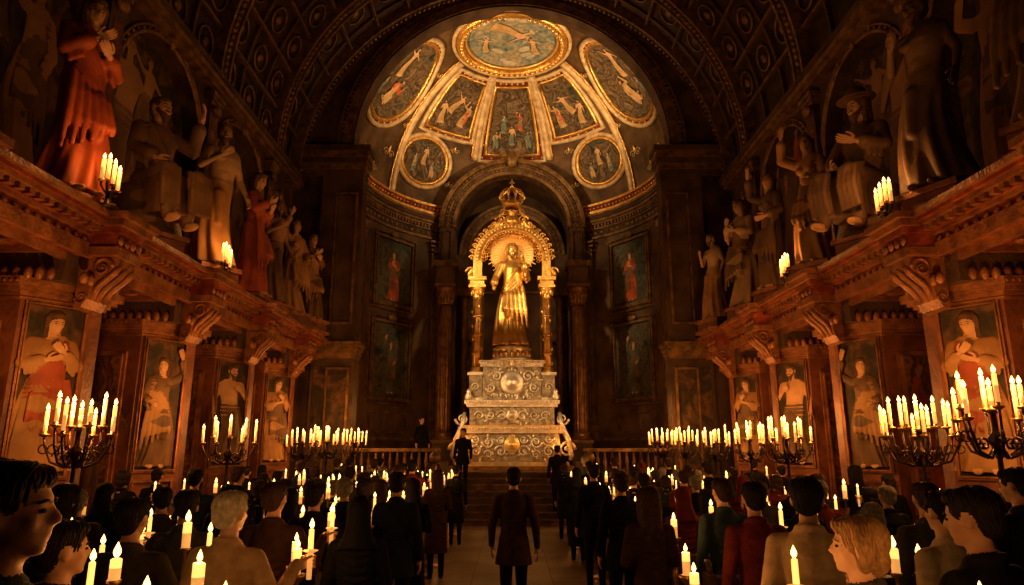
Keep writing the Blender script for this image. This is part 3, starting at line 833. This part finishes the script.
# altar niche (arch, columns, recess)
b=MB();NYf=28.45
b.arch(0,11.4,2.5,3.1,NYf,NYf+.5,0,180,48,0)
b.arch(0,11.4,2.45,2.6,NYf-.08,NYf+.5,0,180,48,2);b.arch(0,11.4,3.0,3.2,NYf-.12,NYf+.4,0,180,48,2)
b.arch(0,11.4,2.78,2.86,NYf-.05,NYf+.4,0,180,48,2)
b.arch(0,11.4,2.5,2.7,NYf+.4,31.2,0,180,48,1)
for k in range(44):
    a=pi*(k+.5)/44
    b.ell((2.93*math.cos(a),NYf-.03,11.4+2.93*math.sin(a)),.06,2,6,4);b.ell((2.69*math.cos(a),NYf-.03,11.4+2.69*math.sin(a)),.05,2,6,4)
b.ell((0,NYf-.1,14.55),(.28,.2,.42),2)
scroll(b,.4,14.6,NYf-.12,.2,1,1,2);scroll(b,-.4,14.6,NYf-.12,.2,-1,1,2)
for s in(-1,1):
    b.M=mirrorM(s)
    b.box(2.5,3.15,NYf,31.2,1.3,11.4,0)
    b.box(2.4,3.25,NYf-.15,NYf+.4,9.45,9.6,2);b.box(2.35,3.3,NYf-.2,NYf+.4,9.6,9.72,2);b.box(2.45,3.2,NYf-.05,NYf+.3,8.75,9.45,1)
    for k in range(5): b.ell((2.55+.14*k,NYf-.08,9.1),(.05,.04,.14),2)
    frame(b,2.65,3.0,9.95,11.2,NYf,.05,.05,2)
    cx,cy=2.78,NYf-.35
    b.box(cx-.4,cx+.4,cy-.4,cy+.4,1.3,2.2,0);b.box(cx-.45,cx+.45,cy-.45,cy+.45,2.2,2.32,2)
    b.lathe([(.38,0),(.4,.06),(.36,.12),(.32,.16),(.36,.22),(.34,.28)],3,(cx,cy,2.32),24)
    b.lathe([(.30,0),(.31,.2),(.305,2.5),(.27,5.2)],3,(cx,cy,2.6),56,.07,14)
    b.lathe([(.28,0),(.31,.05),(.28,.1),(.30,.3),(.36,.55),(.44,.68),(.44,.74)],3,(cx,cy,7.85),24)
    for r_,z_,l_ in((.3,7.98,.32),(.34,8.2,.36)):
        for k in range(12):
            a=2*pi*k/12;rot=Matrix.Rotation(a,3,'Z')@Matrix.Rotation(rad(22),3,'Y')
            b.ell(Vector((cx,cy,z_))+rot@Vector((r_*.9,0,l_*.45)),(.05,.08,l_*.5),3,6,5,rot)
    b.box(cx-.46,cx+.46,cy-.46,cy+.46,8.58,8.72,2);b.box(cx-.4,cx+.4,cy-.4,cy+.5,8.72,9.45,0);b.box(cx-.5,cx+.5,cy-.5,cy+.5,9.45,9.7,2)
    b.lathe([(.2,0),(.17,.1),(.17,5.2),(.15,6),(.2,6.2),(.24,6.5)],3,(2.15,30.2,2.2),24,.05,10)
    b.box(1.9,2.4,29.95,30.5,1.3,2.2,0);b.box(1.85,2.5,29.9,30.5,8.7,9.0,2);b.box(1.95,2.5,29.95,30.5,9.0,10.6,1)
    b.M=Matrix.Identity(4)
b.box(-3.1,3.1,31.0,31.2,1.3,14.2,1)
b.arch(0,10.6,1.95,2.45,29.95,30.5,0,180,36,0);b.arch(0,10.6,1.9,2.02,29.9,30.5,0,180,36,2);b.arch(0,10.6,2.3,2.4,29.88,30.4,0,180,36,2)
for k in range(24):
    a=pi*(k+.5)/24;b.ell((2.16*math.cos(a),29.93,10.6+2.16*math.sin(a)),(.07,.05,.07),2,6,4)
frame(b,-1.3,1.3,3,9,31.0,.08,.1,2)
b.obj('wall_altar_niche',[stone_m,stone_d,bronze,mat('column_bronze',(.17,.085,.035),(.36,.2,.085),.4,.5,4,.3,20)])

# ---------------------------------------------------------------- altar shrine
b=MB()
b.box(-2.05,2.05,-1.35,1.2,1.3,1.42,2);b.box(-1.9,1.9,-1.2,1.1,1.42,1.55,0)
b.prism([(-1.78,1.55),(1.78,1.55),(1.66,1.75),(1.58,2.5),(-1.58,2.5),(-1.66,1.75)],-1.0,1.0,4)
b.box(-1.72,1.72,-1.12,1.05,2.5,2.58,0);b.box(-1.8,1.8,-1.18,1.05,2.58,2.7,0);b.box(-1.66,1.66,-1.08,1.0,2.7,2.76,1)
b.box(-1.45,1.45,-.85,.9,2.76,3.38,4);b.box(-1.55,1.55,-.93,.9,3.38,3.48,0);b.box(-1.62,1.62,-1.0,.9,3.48,3.6,0)
b.box(-1.02,1.02,-.62,.8,3.6,4.78,4);b.box(-1.1,1.1,-.7,.8,4.78,4.88,0);b.box(-1.16,1.16,-.76,.8,4.88,5.0,0)
for s in(-1,1):
    for (x,z,q,fz) in((.38,1.9,.2,1),(.8,2.2,.2,-1),(1.22,1.9,.2,1),(.38,2.28,.14,-1),(1.22,2.3,.13,-1),(.8,1.8,.14,1)):
        scroll(b,s*x,z,-1.03,q,s,fz,0,1.5,.17)
    for (x,z,q,fz) in((.35,3.08,.18,1),(.75,3.1,.16,-1),(1.12,3.08,.16,1)):
        scroll(b,s*x,z,-.88,q,s,fz,0,1.5,.17)
    scroll(b,s*1.85,1.95,-.9,.28,s,1,0,1.6,.16,8);scroll(b,s*1.72,2.98,-.75,.22,s,-1,0,1.5,.16,8)
    b.tube([(s*1.95,-.9,1.6),(s*2.0,-.9,1.75),(s*1.9,-.85,2.3),(s*1.7,-.8,2.75),(s*1.62,-.8,3.2)],[.05,.09,.1,.08,.05],0,8)
    leaf(b,s*2.0,2.1,-.9,.35,s*25,0)
    b.lathe([(.05,0),(.12,.05),(.14,.15),(.07,.27),(.1,.32),(.03,.42)],0,(s*1.5,-.7,2.76+.84),12)
    for (x,z,q,fz) in((.55,4.45,.2,1),(.75,4.05,.17,-1),(.6,3.75,.12,1),(.85,4.6,.1,-1)):
        scroll(b,s*x,z,-.66,q,s,fz,0,1.5,.18)
    b.box(min(s*1.04,s*1.5),max(s*1.04,s*1.5),-.5,.1,3.6,4.5,4)
    b.box(min(s*.98,s*1.56),max(s*.98,s*1.56),-.56,.16,4.5,4.6,0);b.box(min(s*.98,s*1.56),max(s*.98,s*1.56),-.56,.16,3.6,3.72,0)
    scroll(b,s*1.27,4.1,-.53,.14,s,1,0,1.4,.18)
    cx=s*1.26;cyy=-.2
    b.lathe([(.24,0),(.25,.06),(.2,.12),(.22,.18),(.17,.24)],1,(cx,cyy,4.6),20)
    b.lathe([(.16,0),(.17,.5),(.165,1.4),(.14,2.5)],1,(cx,cyy,4.84),40,.12,6,5)
    for zz in(5.25,5.9,6.6): b.lathe([(.17,0),(.22,.05),(.17,.1)],1,(cx,cyy,zz),20)
    for k in range(14):
        a=k*2.0;zz=4.95+k*.17;b.ell((cx+.17*math.cos(a),cyy+.17*math.sin(a),zz),(.045,.045,.07),3,6,5)
    b.lathe([(.15,0),(.18,.04),(.15,.08),(.18,.2),(.27,.34),(.27,.38)],1,(cx,cyy,7.3),20)
    for k in range(8):
        a=2*pi*k/8;b.ell((cx+.2*math.cos(a),cyy+.2*math.sin(a),7.52),(.05,.05,.12),1,6,5)
    b.box(cx-.3,cx+.3,cyy-.3,cyy+.3,7.68,7.78,1);b.box(cx-.25,cx+.25,cyy-.25,cyy+.25,7.78,7.95,1);b.box(cx-.33,cx+.33,cyy-.33,cyy+.33,7.95,8.08,1)
    scroll(b,s*1.5,8.3,-.25,.2,s,1,1,1.5,.16);leaf(b,s*1.62,8.15,-.25,.4,s*35,1)
for k in range(33): b.ell((-1.6+.1*k,-1.19,2.64),.035,1,6,4)
for k in range(29): b.ell((-1.54+.11*k,-1.01,3.54),.03,1,6,4)
for k in range(21): b.ell((-1.05+.105*k,-.77,4.94),.028,1,6,4)
for k in range(60):
    x=rnd.uniform(-1.45,1.45);z=rnd.uniform(1.65,2.4);leaf(b,x,z,-1.02,rnd.uniform(.1,.18),rnd.uniform(0,360),0)
for k in range(44):
    x=rnd.uniform(-1.35,1.35);z=rnd.uniform(2.85,3.25);leaf(b,x,z,-.87,rnd.uniform(.1,.15),rnd.uniform(0,360),0)
for k in range(52):
    x=rnd.uniform(-.93,.93);z=rnd.uniform(3.72,4.65);leaf(b,x,z,-.64,rnd.uniform(.1,.18),rnd.uniform(0,360),0)
def cartouche(z,y,r,mi=0):
    b.M=T((0,y,z))@R(90,'X')
    b.lathe([(r,0),(r*1.05,.05),(r*.9,.1),(r*.72,.08),(r*.6,.12),(r*.3,.2),(.02,.24)],mi,(0,0,0),28)
    b.M=Matrix.Identity(4)
    for k in range(16):
        leaf(b,r*.95*math.sin(2*pi*k/16),z+r*.95*math.cos(2*pi*k/16),y-.04,r*.38,360*k/16,mi)
cartouche(4.22,-.62,.40);cartouche(2.12,-1.03,.26,3);cartouche(3.1,-.86,.2)
scroll(b,.3,4.82,-.78,.18,1,1,0);scroll(b,-.3,4.82,-.78,.18,-1,1,0);leaf(b,0,4.75,-.8,.4,0,0)
b.lathe([(.78,0),(.8,.06),(.66,.14),(.6,.28),(.66,.4),(.7,.46),(.62,.52)],0,(0,-.1,5.0),32)
for k in range(20):
    a=2*pi*k/20;b.ell((.66*math.cos(a),-.1+.66*math.sin(a),5.25),(.07,.07,.12),1,6,5)
cz=8.75
b.arch(0,cz,1.12,1.20,-.3,0,0,180,40,1);b.arch(0,cz,1.20,1.32,-.38,.02,0,180,40,2);b.arch(0,cz,1.32,1.40,-.3,0,0,180,40,1)
for s in(-1,1): b.box(min(s*1.1,s*1.42),max(s*1.1,s*1.42),-.32,.02,8.05,cz,1)
for k in range(31):
    a=pi*k/30;ca,sa=math.cos(a),math.sin(a)
    b.ell((1.27*ca,-.4,cz+1.27*sa),.045,3,6,4)
    b.ell((1.08*ca,-.28,cz+1.08*sa),(.05,.05,.05),1,6,4)
for k in range(21):
    a=pi*k/20;ca,sa=math.cos(a),math.sin(a);d=math.degrees(a)
    leaf(b,1.38*ca,cz+1.38*sa,-.2,.42 if k%2 else .30,90-d,1)
    if k<20:
        a2=a+pi/40;scroll(b,1.48*math.cos(a2),cz+1.48*math.sin(a2),-.2,.11,1 if a2<pi/2 else -1,1,1,1.4,.22)
for ring,rr_,n_ in((0,.98,26),(1,1.04,26)):
    for k in range(n_):
        a=pi*(k+.5*ring)/n_
        b.tube([(rr_*math.cos(a)+.06*math.cos(t),-.1,cz+rr_*math.sin(a)+.06*math.sin(t)) for t in [2*pi*q/8 for q in range(8)]],.015,1,4,True)
hz=9.12
b.M=T((0,.12,hz))@R(90,'X')
b.lathe([(.80,-.03),(.84,0),(.84,.05),(.78,.07),(.72,.04),(.3,.05),(.02,.05)],5,(0,0,0),48)
b.M=Matrix.Identity(4)
for k in range(40):
    a=2*pi*k/40;L=.98 if k%2 else .90
    b.prism([(.30*math.cos(a-.03),hz+.30*math.sin(a-.03)),(L*math.cos(a-.012),hz+L*math.sin(a-.012)),(L*math.cos(a+.012),hz+L*math.sin(a+.012)),(.30*math.cos(a+.03),hz+.30*math.sin(a+.03))],.0,.06,5)
for k in range(44):
    a=2*pi*k/44;b.ell((.81*math.cos(a),.03,hz+.81*math.sin(a)),.035,1,6,4)
b.lathe([(.1,-.15),(.25,0),(.32,.08),(.22,.2),(.14,.3),(.2,.42),(.26,.5),(.16,.58)],1,(0,-.15,10.15),20,.06,8)
for s in(-1,1):
    for (x,z,q) in((.42,10.32,.2),(.30,10.62,.15),(.62,10.12,.14),(.2,10.85,.1)): scroll(b,s*x,z,-.2,q,s,1,1,1.5,.18)
    leaf(b,s*.5,10.4,-.2,.4,s*30,1);leaf(b,s*.3,10.75,-.2,.3,s*20,1)
b.lathe([(.34,0),(.37,.05),(.34,.1),(.35,.16),(.32,.16)],3,(0,-.15,10.85),28)
for k in range(10):
    a=2*pi*k/10;x,y=.35*math.cos(a),.35*math.sin(a)
    b.tube([(x,y-.15,10.98),(x*1.3,y*1.3-.15,11.2),(x*1.15,y*1.15-.15,11.42),(x*.5,y*.5-.15,11.56),(0,-.15,11.58)],[.035,.04,.035,.03,.03],1,6)
    b.ell((x*1.32,y*1.32-.15,11.24),.05,3,6,4);b.prism([(x-.05,11.0),(x,11.25),(x+.05,11.0)],y-.17,y-.13,3)
b.ell((0,-.15,11.62),.09,3);b.box(-.022,.022,-.17,-.13,11.68,11.95,3);b.box(-.09,.09,-.17,-.13,11.8,11.85,3)
halo_m=mat('halo_gilt',(.95,.62,.22),(1,.76,.34),.55,.25,5,.1,25)
altar=b.obj('altar_shrine',[silver,gold,gold_old,gold_br,silver_d,halo_m],(0,24.5,0))
place('christ_statue',F['christ'],T((0,24.35,5.52))@R(180,'Z')@S(2.2,2.2,2.2),None,{0:gold_br,1:gold_old,2:gold_st,3:gold,4:gold,7:gold_old})

# ---------------------------------------------------------------- ledge statues
def plinth():
    b=MB()
    b.box(-.42,.42,-.36,.36,0,.1,0);b.box(-.37,.37,-.31,.31,.1,.34,1);b.box(-.41,.41,-.35,.35,.34,.44,0)
    return b.mesh('plinth',[trim_r,stone_r])
plm=plinth()
def ledge(s,Y,f,h,skin,robe,cloak,turn=0,X=6.5,p=.44):
    k=h/1.75 if f not in('sS','sH') else h/1.36
    M=T((s*X,Y,5.34))@R((90 if s>0 else -90)+turn,'Z')
    root=bpy.data.objects.new('saint_statue',None);col.objects.link(root);root.matrix_local=M
    q=1.15 if f in('sS','sH') else 1
    place('plinth',plm,S(q*1.15,q*1.25,p/.44),root)
    sculpt('figure',f,T((0,0,p-.01))@S(k,k,k),skin,robe,cloak,parent=root,base=stone_d)
ledge(-1,9.45,'sA',3.25,st_skin,st_red,st_red,-20,6.55,.25)
ledge(-1,6.6,'sB',3.0,st_dsk,st_brn,marb_dk,0)
ledge(-1,11.75,'sS',2.7,st_skin,st_brn,st_brn,-30,6.6,.4)
ledge(-1,14.25,'sN',3.35,marb_st,marb_st,st_och,-35)
ledge(-1,16.4,'sA',3.2,st_skin,st_red,st_red,0,6.5,.3)
ledge(-1,18.0,'sN',2.9,st_dsk,st_och,st_brn,-20)
ledge(-1,19.3,'sB',2.8,st_skin,st_och,st_och,-30,6.4)
ledge(-1,20.35,'sA',2.7,st_skin,st_brn,st_och,-30,6.2)
ledge(1,9.7,'sN',3.3,marb_dk,marb_dk,marb_dk,25)
ledge(1,7.4,'sA',3.2,st_dsk,st_brn,st_brn,25)
ledge(1,11.9,'sH',2.8,st_skin,st_brn,marb_dk,30,6.6,.4)
ledge(1,14.0,'sB',2.95,st_skin,st_och,st_brn,35)
ledge(1,16.3,'sB',3.0,st_skin,marb_dk,st_brn,20)
ledge(1,18.4,'sA',3.1,marb_st,marb_st,st_brn,25)
ledge(1,20.3,'sN',2.7,marb_st,marb_st,st_och,25,6.2)

# ---------------------------------------------------------------- candelabra
def candelabrum(n,rr,H,seed,inner=True):
    b=MB();q=random.Random(seed)
    for k in range(3):
        a=2*pi*k/3+.5
        b.tube([(0,0,.22),(.16*math.cos(a),.16*math.sin(a),.20),(.26*math.cos(a),.26*math.sin(a),.08),(.33*math.cos(a),.33*math.sin(a),.02)],[.035,.03,.025,.03],0,8)
    b.lathe([(.05,0),(.07,.1),(.03,.2),(.022,.5),(.05,.56),(.022,.62),(.02,H*.55),(.05,H*.57),(.03,H*.6),(.02,H-.35),(.06,H-.3),(.08,H-.24),(.03,H-.18),(.025,H-.02),(.06,H)],0,(0,0,.15),14)
    z0=H+.15
    spots=[(0,0,z0+.02)]
    for k in range(n):
        a=2*pi*k/n;c_,s_=math.cos(a),math.sin(a);rk=rr if k%2==0 or not inner else rr*.68
        zz=z0-(.06 if k%2==0 else -.04)
        pts=[(.02,z0-.3),(.3,z0-.42),(.72,z0-.36),(.95,z0-.18),(1.0,zz-.02)]
        b.tube([(p*rk*c_,p*rk*s_,z) for p,z in pts],[.018,.016,.014,.013,.013],0,6)
        sp=[]
        for t in range(13):
            an=t/12*2.6*pi;qq=.075*(1-t/14)
            sp.append(((.5*rk+qq*math.cos(an))*c_,(.5*rk+qq*math.cos(an))*s_,z0-.30+qq*math.sin(an)))
        b.tube(sp,.009,0,5)
        sp=[((.98*rk+.05*math.cos(an))*c_,(.98*rk+.05*math.cos(an))*s_,z0-.22+.05*math.sin(an)) for an in [t/10*2*pi for t in range(11)]]
        b.tube(sp,.008,0,5)
        spots.append((rk*c_,rk*s_,zz))
    for (x,y,z) in spots:
        b.lathe([(.012,-.03),(.05,-.005),(.055,.01),(.022,.012),(.024,.04)],4,(x,y,z),12)
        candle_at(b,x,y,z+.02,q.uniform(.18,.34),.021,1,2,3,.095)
    return b.mesh('candelabrum',[iron,wax,flame,wax_emit,brass])
CM=[candelabrum(8,.36,2.0,1),candelabrum(12,.44,2.0,2),candelabrum(10,.42,1.95,3)]
LC=(1,.38,.085)
def light(x,y,z,e,r=.05,c=LC,name='candle_light'):
    l=bpy.data.lights.new(name,'POINT');l.energy=e;l.shadow_soft_size=r;l.color=c
    o=bpy.data.objects.new(name,l);col.objects.link(o);o.location=(x,y,z);return o
cpos=[(-5.1,8.2,0,1.03),(-5.1,12.6,1,1),(-5.2,17.4,2,1),(-5.0,18.9,1,1),(-4.6,20.4,0,1),(5.0,7.2,0,1.1),(5.2,8.9,1,1.03),(5.1,13.0,1,1),(5.1,15.0,0,1),(5.0,17.3,2,1),(4.7,19.0,0,1),(4.5,20.9,1,1)]
for i,(x,y,k,q) in enumerate(cpos):
    place('candelabrum',CM[k],T((x,y,0))@R(rnd.uniform(0,40),'Z')@S(q,q,q))
    light(x,y,2.56*q,(190 if x<0 else 135) if y<16 else 80,.06)
def ledge_cand():
    b=MB();b.lathe([(.14,0),(.15,.03),(.05,.06),(.03,.2),(.06,.24),(.02,.3)],0,(0,0,0),14)
    for k,(x,h) in enumerate([(-.2,.0),(-.07,.06),(.07,.03),(.2,-.02)]):
        b.tube([(0,0,.26),(0,x*.6,.22),(0,x,.28+h),(0,x,.33+h)],.014,0,6)
        b.lathe([(.02,0),(.05,.02),(.05,.03)],4,(0,x,.33+h),10)
        candle_at(b,0,x,.35+h,.32,.028,1,2,3,.11)
    return b.mesh('ledge_candelabrum',[iron,wax,flame,wax_emit,brass])
lc=ledge_cand()
for (x,y) in((-5.8,9.25),(-5.9,13.6),(5.85,10.15),(5.95,14.4)):
    place('ledge_candelabrum',lc,T((x,y,5.345)));light(x*.96,y,6.16,42,.05)

# ---------------------------------------------------------------- pews, candle stands, crowd
b=MB()
X0,X1=1.55,4.55
b.box(X0,X1,0,.42,.42,.46,0);b.box(X0,X1,-.05,0,.1,.98,0);b.box(X0,X1,-.10,.04,.98,1.02,0)
b.box(X0,X1,-.14,-.05,.60,.63,0)
for x in(X0-.03,3.05,X1-.03):
    b.box(x,x+.06,-.12,.46,0,.62,0);b.box(x,x+.06,-.12,.06,.62,1.04,0)
    b.M=T((x,0,0))@R(90,'Z');scroll(b,-.0,1.06,-.03,.07,1,1,0,1.3,.3);b.M=Matrix.Identity(4)
for k in range(5): 
    x=X0+.12+k*.58;b.box(x,x+.46,-.065,-.05,.2,.55,0)
pw=b.mesh('pew',[wood])
rows=[1.35+1.1*i for i in range(15)]
for s in(-1,1):
    for y in rows: place('pew',pw,T((0,y,0))@mirrorM(s))
b=MB()
for s in(-1,1):
    for y in rows[2:]:
        for k in range(5 if y>5 else 4):
            x=s*rnd.uniform(1.7,4.4);hh=rnd.choice([.0,.15,.3])
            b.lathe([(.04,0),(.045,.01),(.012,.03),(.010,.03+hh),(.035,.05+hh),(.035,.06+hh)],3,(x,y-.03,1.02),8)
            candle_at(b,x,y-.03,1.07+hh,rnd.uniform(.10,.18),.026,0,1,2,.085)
b.obj('votive_candles',[wax,flame,wax_emit,brass])
def cstand(H):
    b=MB();b.lathe([(.14,0),(.15,.02),(.05,.05),(.018,.1),(.016,H-.5),(.03,H-.46),(.018,H-.42),(.02,H-.20),(.055,H-.17),(.058,H-.15),(.02,H-.15)],0,(0,0,0),14)
    candle_at(b,0,0,H-.15,.15,.027,1,2,3,.062)
    return b.mesh('candle_stand',[brass,wax,flame,wax_emit])
st={}
stands=[(-1.25,2.38,1.50),(-1.40,3.25,1.50),(-.98,2.5,1.46),(-1.32,4.45,1.38),(-1.42,4.75,1.40),(-1.44,5.7,1.5),(1.18,2.4,1.50),(1.05,2.95,1.40),(1.60,2.5,1.50),(1.2,5.0,1.30),(1.40,6.2,1.42),(-1.42,6.9,1.4),(1.05,4.2,1.30)]
for i,y in enumerate(rows[5:]):
    for s in(-1,1): stands.append((s*1.43,y+.3,1.42))
for (x,y,h) in stands:
    k=round(h,1)
    if k not in st: st[k]=cstand(k)
    place('candle_stand',st[k],T((x,y,0)))
    if y<6.5: light(x,y,k+.03,9,.02)
    elif (int(y*10)%2)==0: light(x,y,k+.04,10,.02)

def person(f,x,y,h,yaw=0,skin=0,hair='dark',top='black',bot='black',z=0,name='worshipper'):
    k=h/1.775
    return place(name,F[f],T((x,y,z))@R(yaw,'Z')@S(k,k,k),None,{0:SK[skin],1:HR[hair],2:CL[top],3:CL[bot],4:CL['black']})
person('man',-1.38,1.95,1.97,-72,0,'brown','teal','black')
person('wom_b',-1.90,3.05,1.70,-30,0,'dark','black','black')
person('man_c',-2.2,4.15,1.72,5,0,'dark','olive')
person('man_c',-1.62,4.12,1.76,-10,1,'white','tan','brown')
person('man_c',-1.75,5.25,1.76,0,0,'brown','brown')
person('man_l',-2.4,5.25,1.7,10,0,'dark','grey')
person('wom',-3.3,5.25,1.74,-10,0,'dark','black')
person('wom_c',-2.85,4.15,1.66,-20,1,'dark','black')
person('scarf',-1.10,5.15,1.66,8,0,'dark','black')
person('man_l',-2.55,3.05,1.64,-25,0,'dark','navy')
person('man',1.72,4.15,1.84,-24,0,'dark','beige','brown')
person('wom_c',1.45,3.02,1.72,58,1,'blond','grey','black')
person('man_l',1.98,3.05,1.84,24,0,'dark','black')
person('man_c',2.5,4.15,1.76,20,1,'dark','offwhite')
person('man_l',3.75,5.25,1.86,15,0,'dark','navy')
person('man_c',1.80,5.3,1.76,5,0,'dark','red')
person('man_c',3.05,5.25,1.76,0,0,'brown','grey')
person('wom_b',3.2,4.15,1.68,20,1,'brown','black')
person('wom',1.15,6.0,1.68,6,0,'brown','brown')
person('walk',.02,8.35,1.78,0,0,'dark','brown','black')
for (x,y,f,h) in((-1.2,7.4,'man',1.76),(-1.2,8.6,'scarf',1.64),(-1.2,11.4,'wom',1.66),(-1.2,15.2,'wom_b',1.65),
                 (1.2,7.8,'man',1.74),(1.2,10.4,'man',1.78),(1.2,13.1,'scarf',1.64),(1.2,16.2,'wom_c',1.65)):
    person(f,x,y,h,rnd.uniform(-12,12),0,rnd.choice(['dark','brown']),rnd.choice(['black','black','navy','brown']))
kinds=['man','man_c','man_c','man_l','wom','wom_c','wom_b','scarf']
for y in rows[4:]:
    for s in(-1,1):
        x=1.75+rnd.uniform(-.05,.15)
        while x<4.4:
            f=rnd.choice(kinds);h=rnd.uniform(1.60,1.82) if 'man'==f[:3] else rnd.uniform(1.50,1.68)
            person(f,s*x,y+.62+rnd.uniform(-.05,.04),h,rnd.uniform(-18,18),rnd.choice([0,0,1,2]),rnd.choice(['dark','dark','dark','brown','grey','brown','brown']),
                   rnd.choice(['black','black','navy','brown','grey','olive','teal','red','black','black']))
            x+=rnd.uniform(.58,.78)
person('man',-1.42,20.3,1.76,170,0,'dark','black','black',z=.8125,name='priest')
person('man',1.25,19.4,1.76,0,0,'dark','black','black',z=.325,name='acolyte')
person('man',-2.9,22.3,1.7,-140,0,'dark','black','black',z=1.3,name='acolyte')
for s in(-1,1):
    for y in(7.0 if s<0 else 6.2,10.2,11.3,14.5,16.0):
        person(rnd.choice(kinds),s*rnd.uniform(5.2,5.7),y,rnd.uniform(1.62,1.8),rnd.uniform(-25,25),0,'dark','black')

# ---------------------------------------------------------------- lights
def spot(loc,tgt,e,ang,blend=.6,c=(1,.60,.25),r=.3,name='spotlight'):
    l=bpy.data.lights.new(name,'SPOT');l.energy=e;l.spot_size=rad(ang);l.spot_blend=blend;l.color=c;l.shadow_soft_size=r
    o=bpy.data.objects.new(name,l);col.objects.link(o);o.location=loc
    o.rotation_euler=(Vector(tgt)-Vector(loc)).to_track_quat('-Z','Y').to_euler();return o
spot((-5.6,17.0,9.6),(0,24.3,8.5),4200,30,.7,r=.15)
spot((5.6,17.0,9.6),(0,24.3,8.5),2000,30,.7,r=.15)
spot((-4.9,18.0,5.6),(0,24.3,3.2),1100,30,.7,(1,.68,.36),.15)
spot((4.9,18.0,5.6),(0,24.3,3.2),800,30,.7,(1,.68,.36),.15)
spot((-4.9,22.4,12.4),(1.2,26.5,17.0),1750,110,.8,(1,.60,.26),.3)
spot((4.9,22.4,12.4),(-1.2,26.5,17.0),1750,110,.8,(1,.60,.26),.3)
light(0,24.50,9.16,16,.03,(1,.62,.22),'halo_fill_light')  # added light hidden behind the head to brighten the halo
for s in(-1,1):
    for y,e in((5.5,170),(12.5,430),(18.5,380)):
        spot((s*5.9,y,5.75),(-s*6.9,y+3.0,7.4),e,62,.9,(1,.44,.13),.3)  # added spots without fixtures, put in to brighten the opposite ledge statues
    light(s*3.6,23.2,3.2,75,.1);light(s*1.6,23.3,2.2,8,.05)  # warm point lights by the altar, no candle modelled at them
w=bpy.data.worlds.new('World');sc.world=w;w.use_nodes=True
w.node_tree.nodes['Background'].inputs[0].default_value=(.06,.025,.008,1);w.node_tree.nodes['Background'].inputs[1].default_value=.08

cam=bpy.data.cameras.new('camera');co=bpy.data.objects.new('camera',cam);col.objects.link(co)
cam.lens=24;cam.sensor_width=36;co.location=(0,0,2.0);co.rotation_euler=(rad(90+12.85),0,0);cam.clip_end=200
sc.camera=co
sc.view_settings.view_transform='Standard'
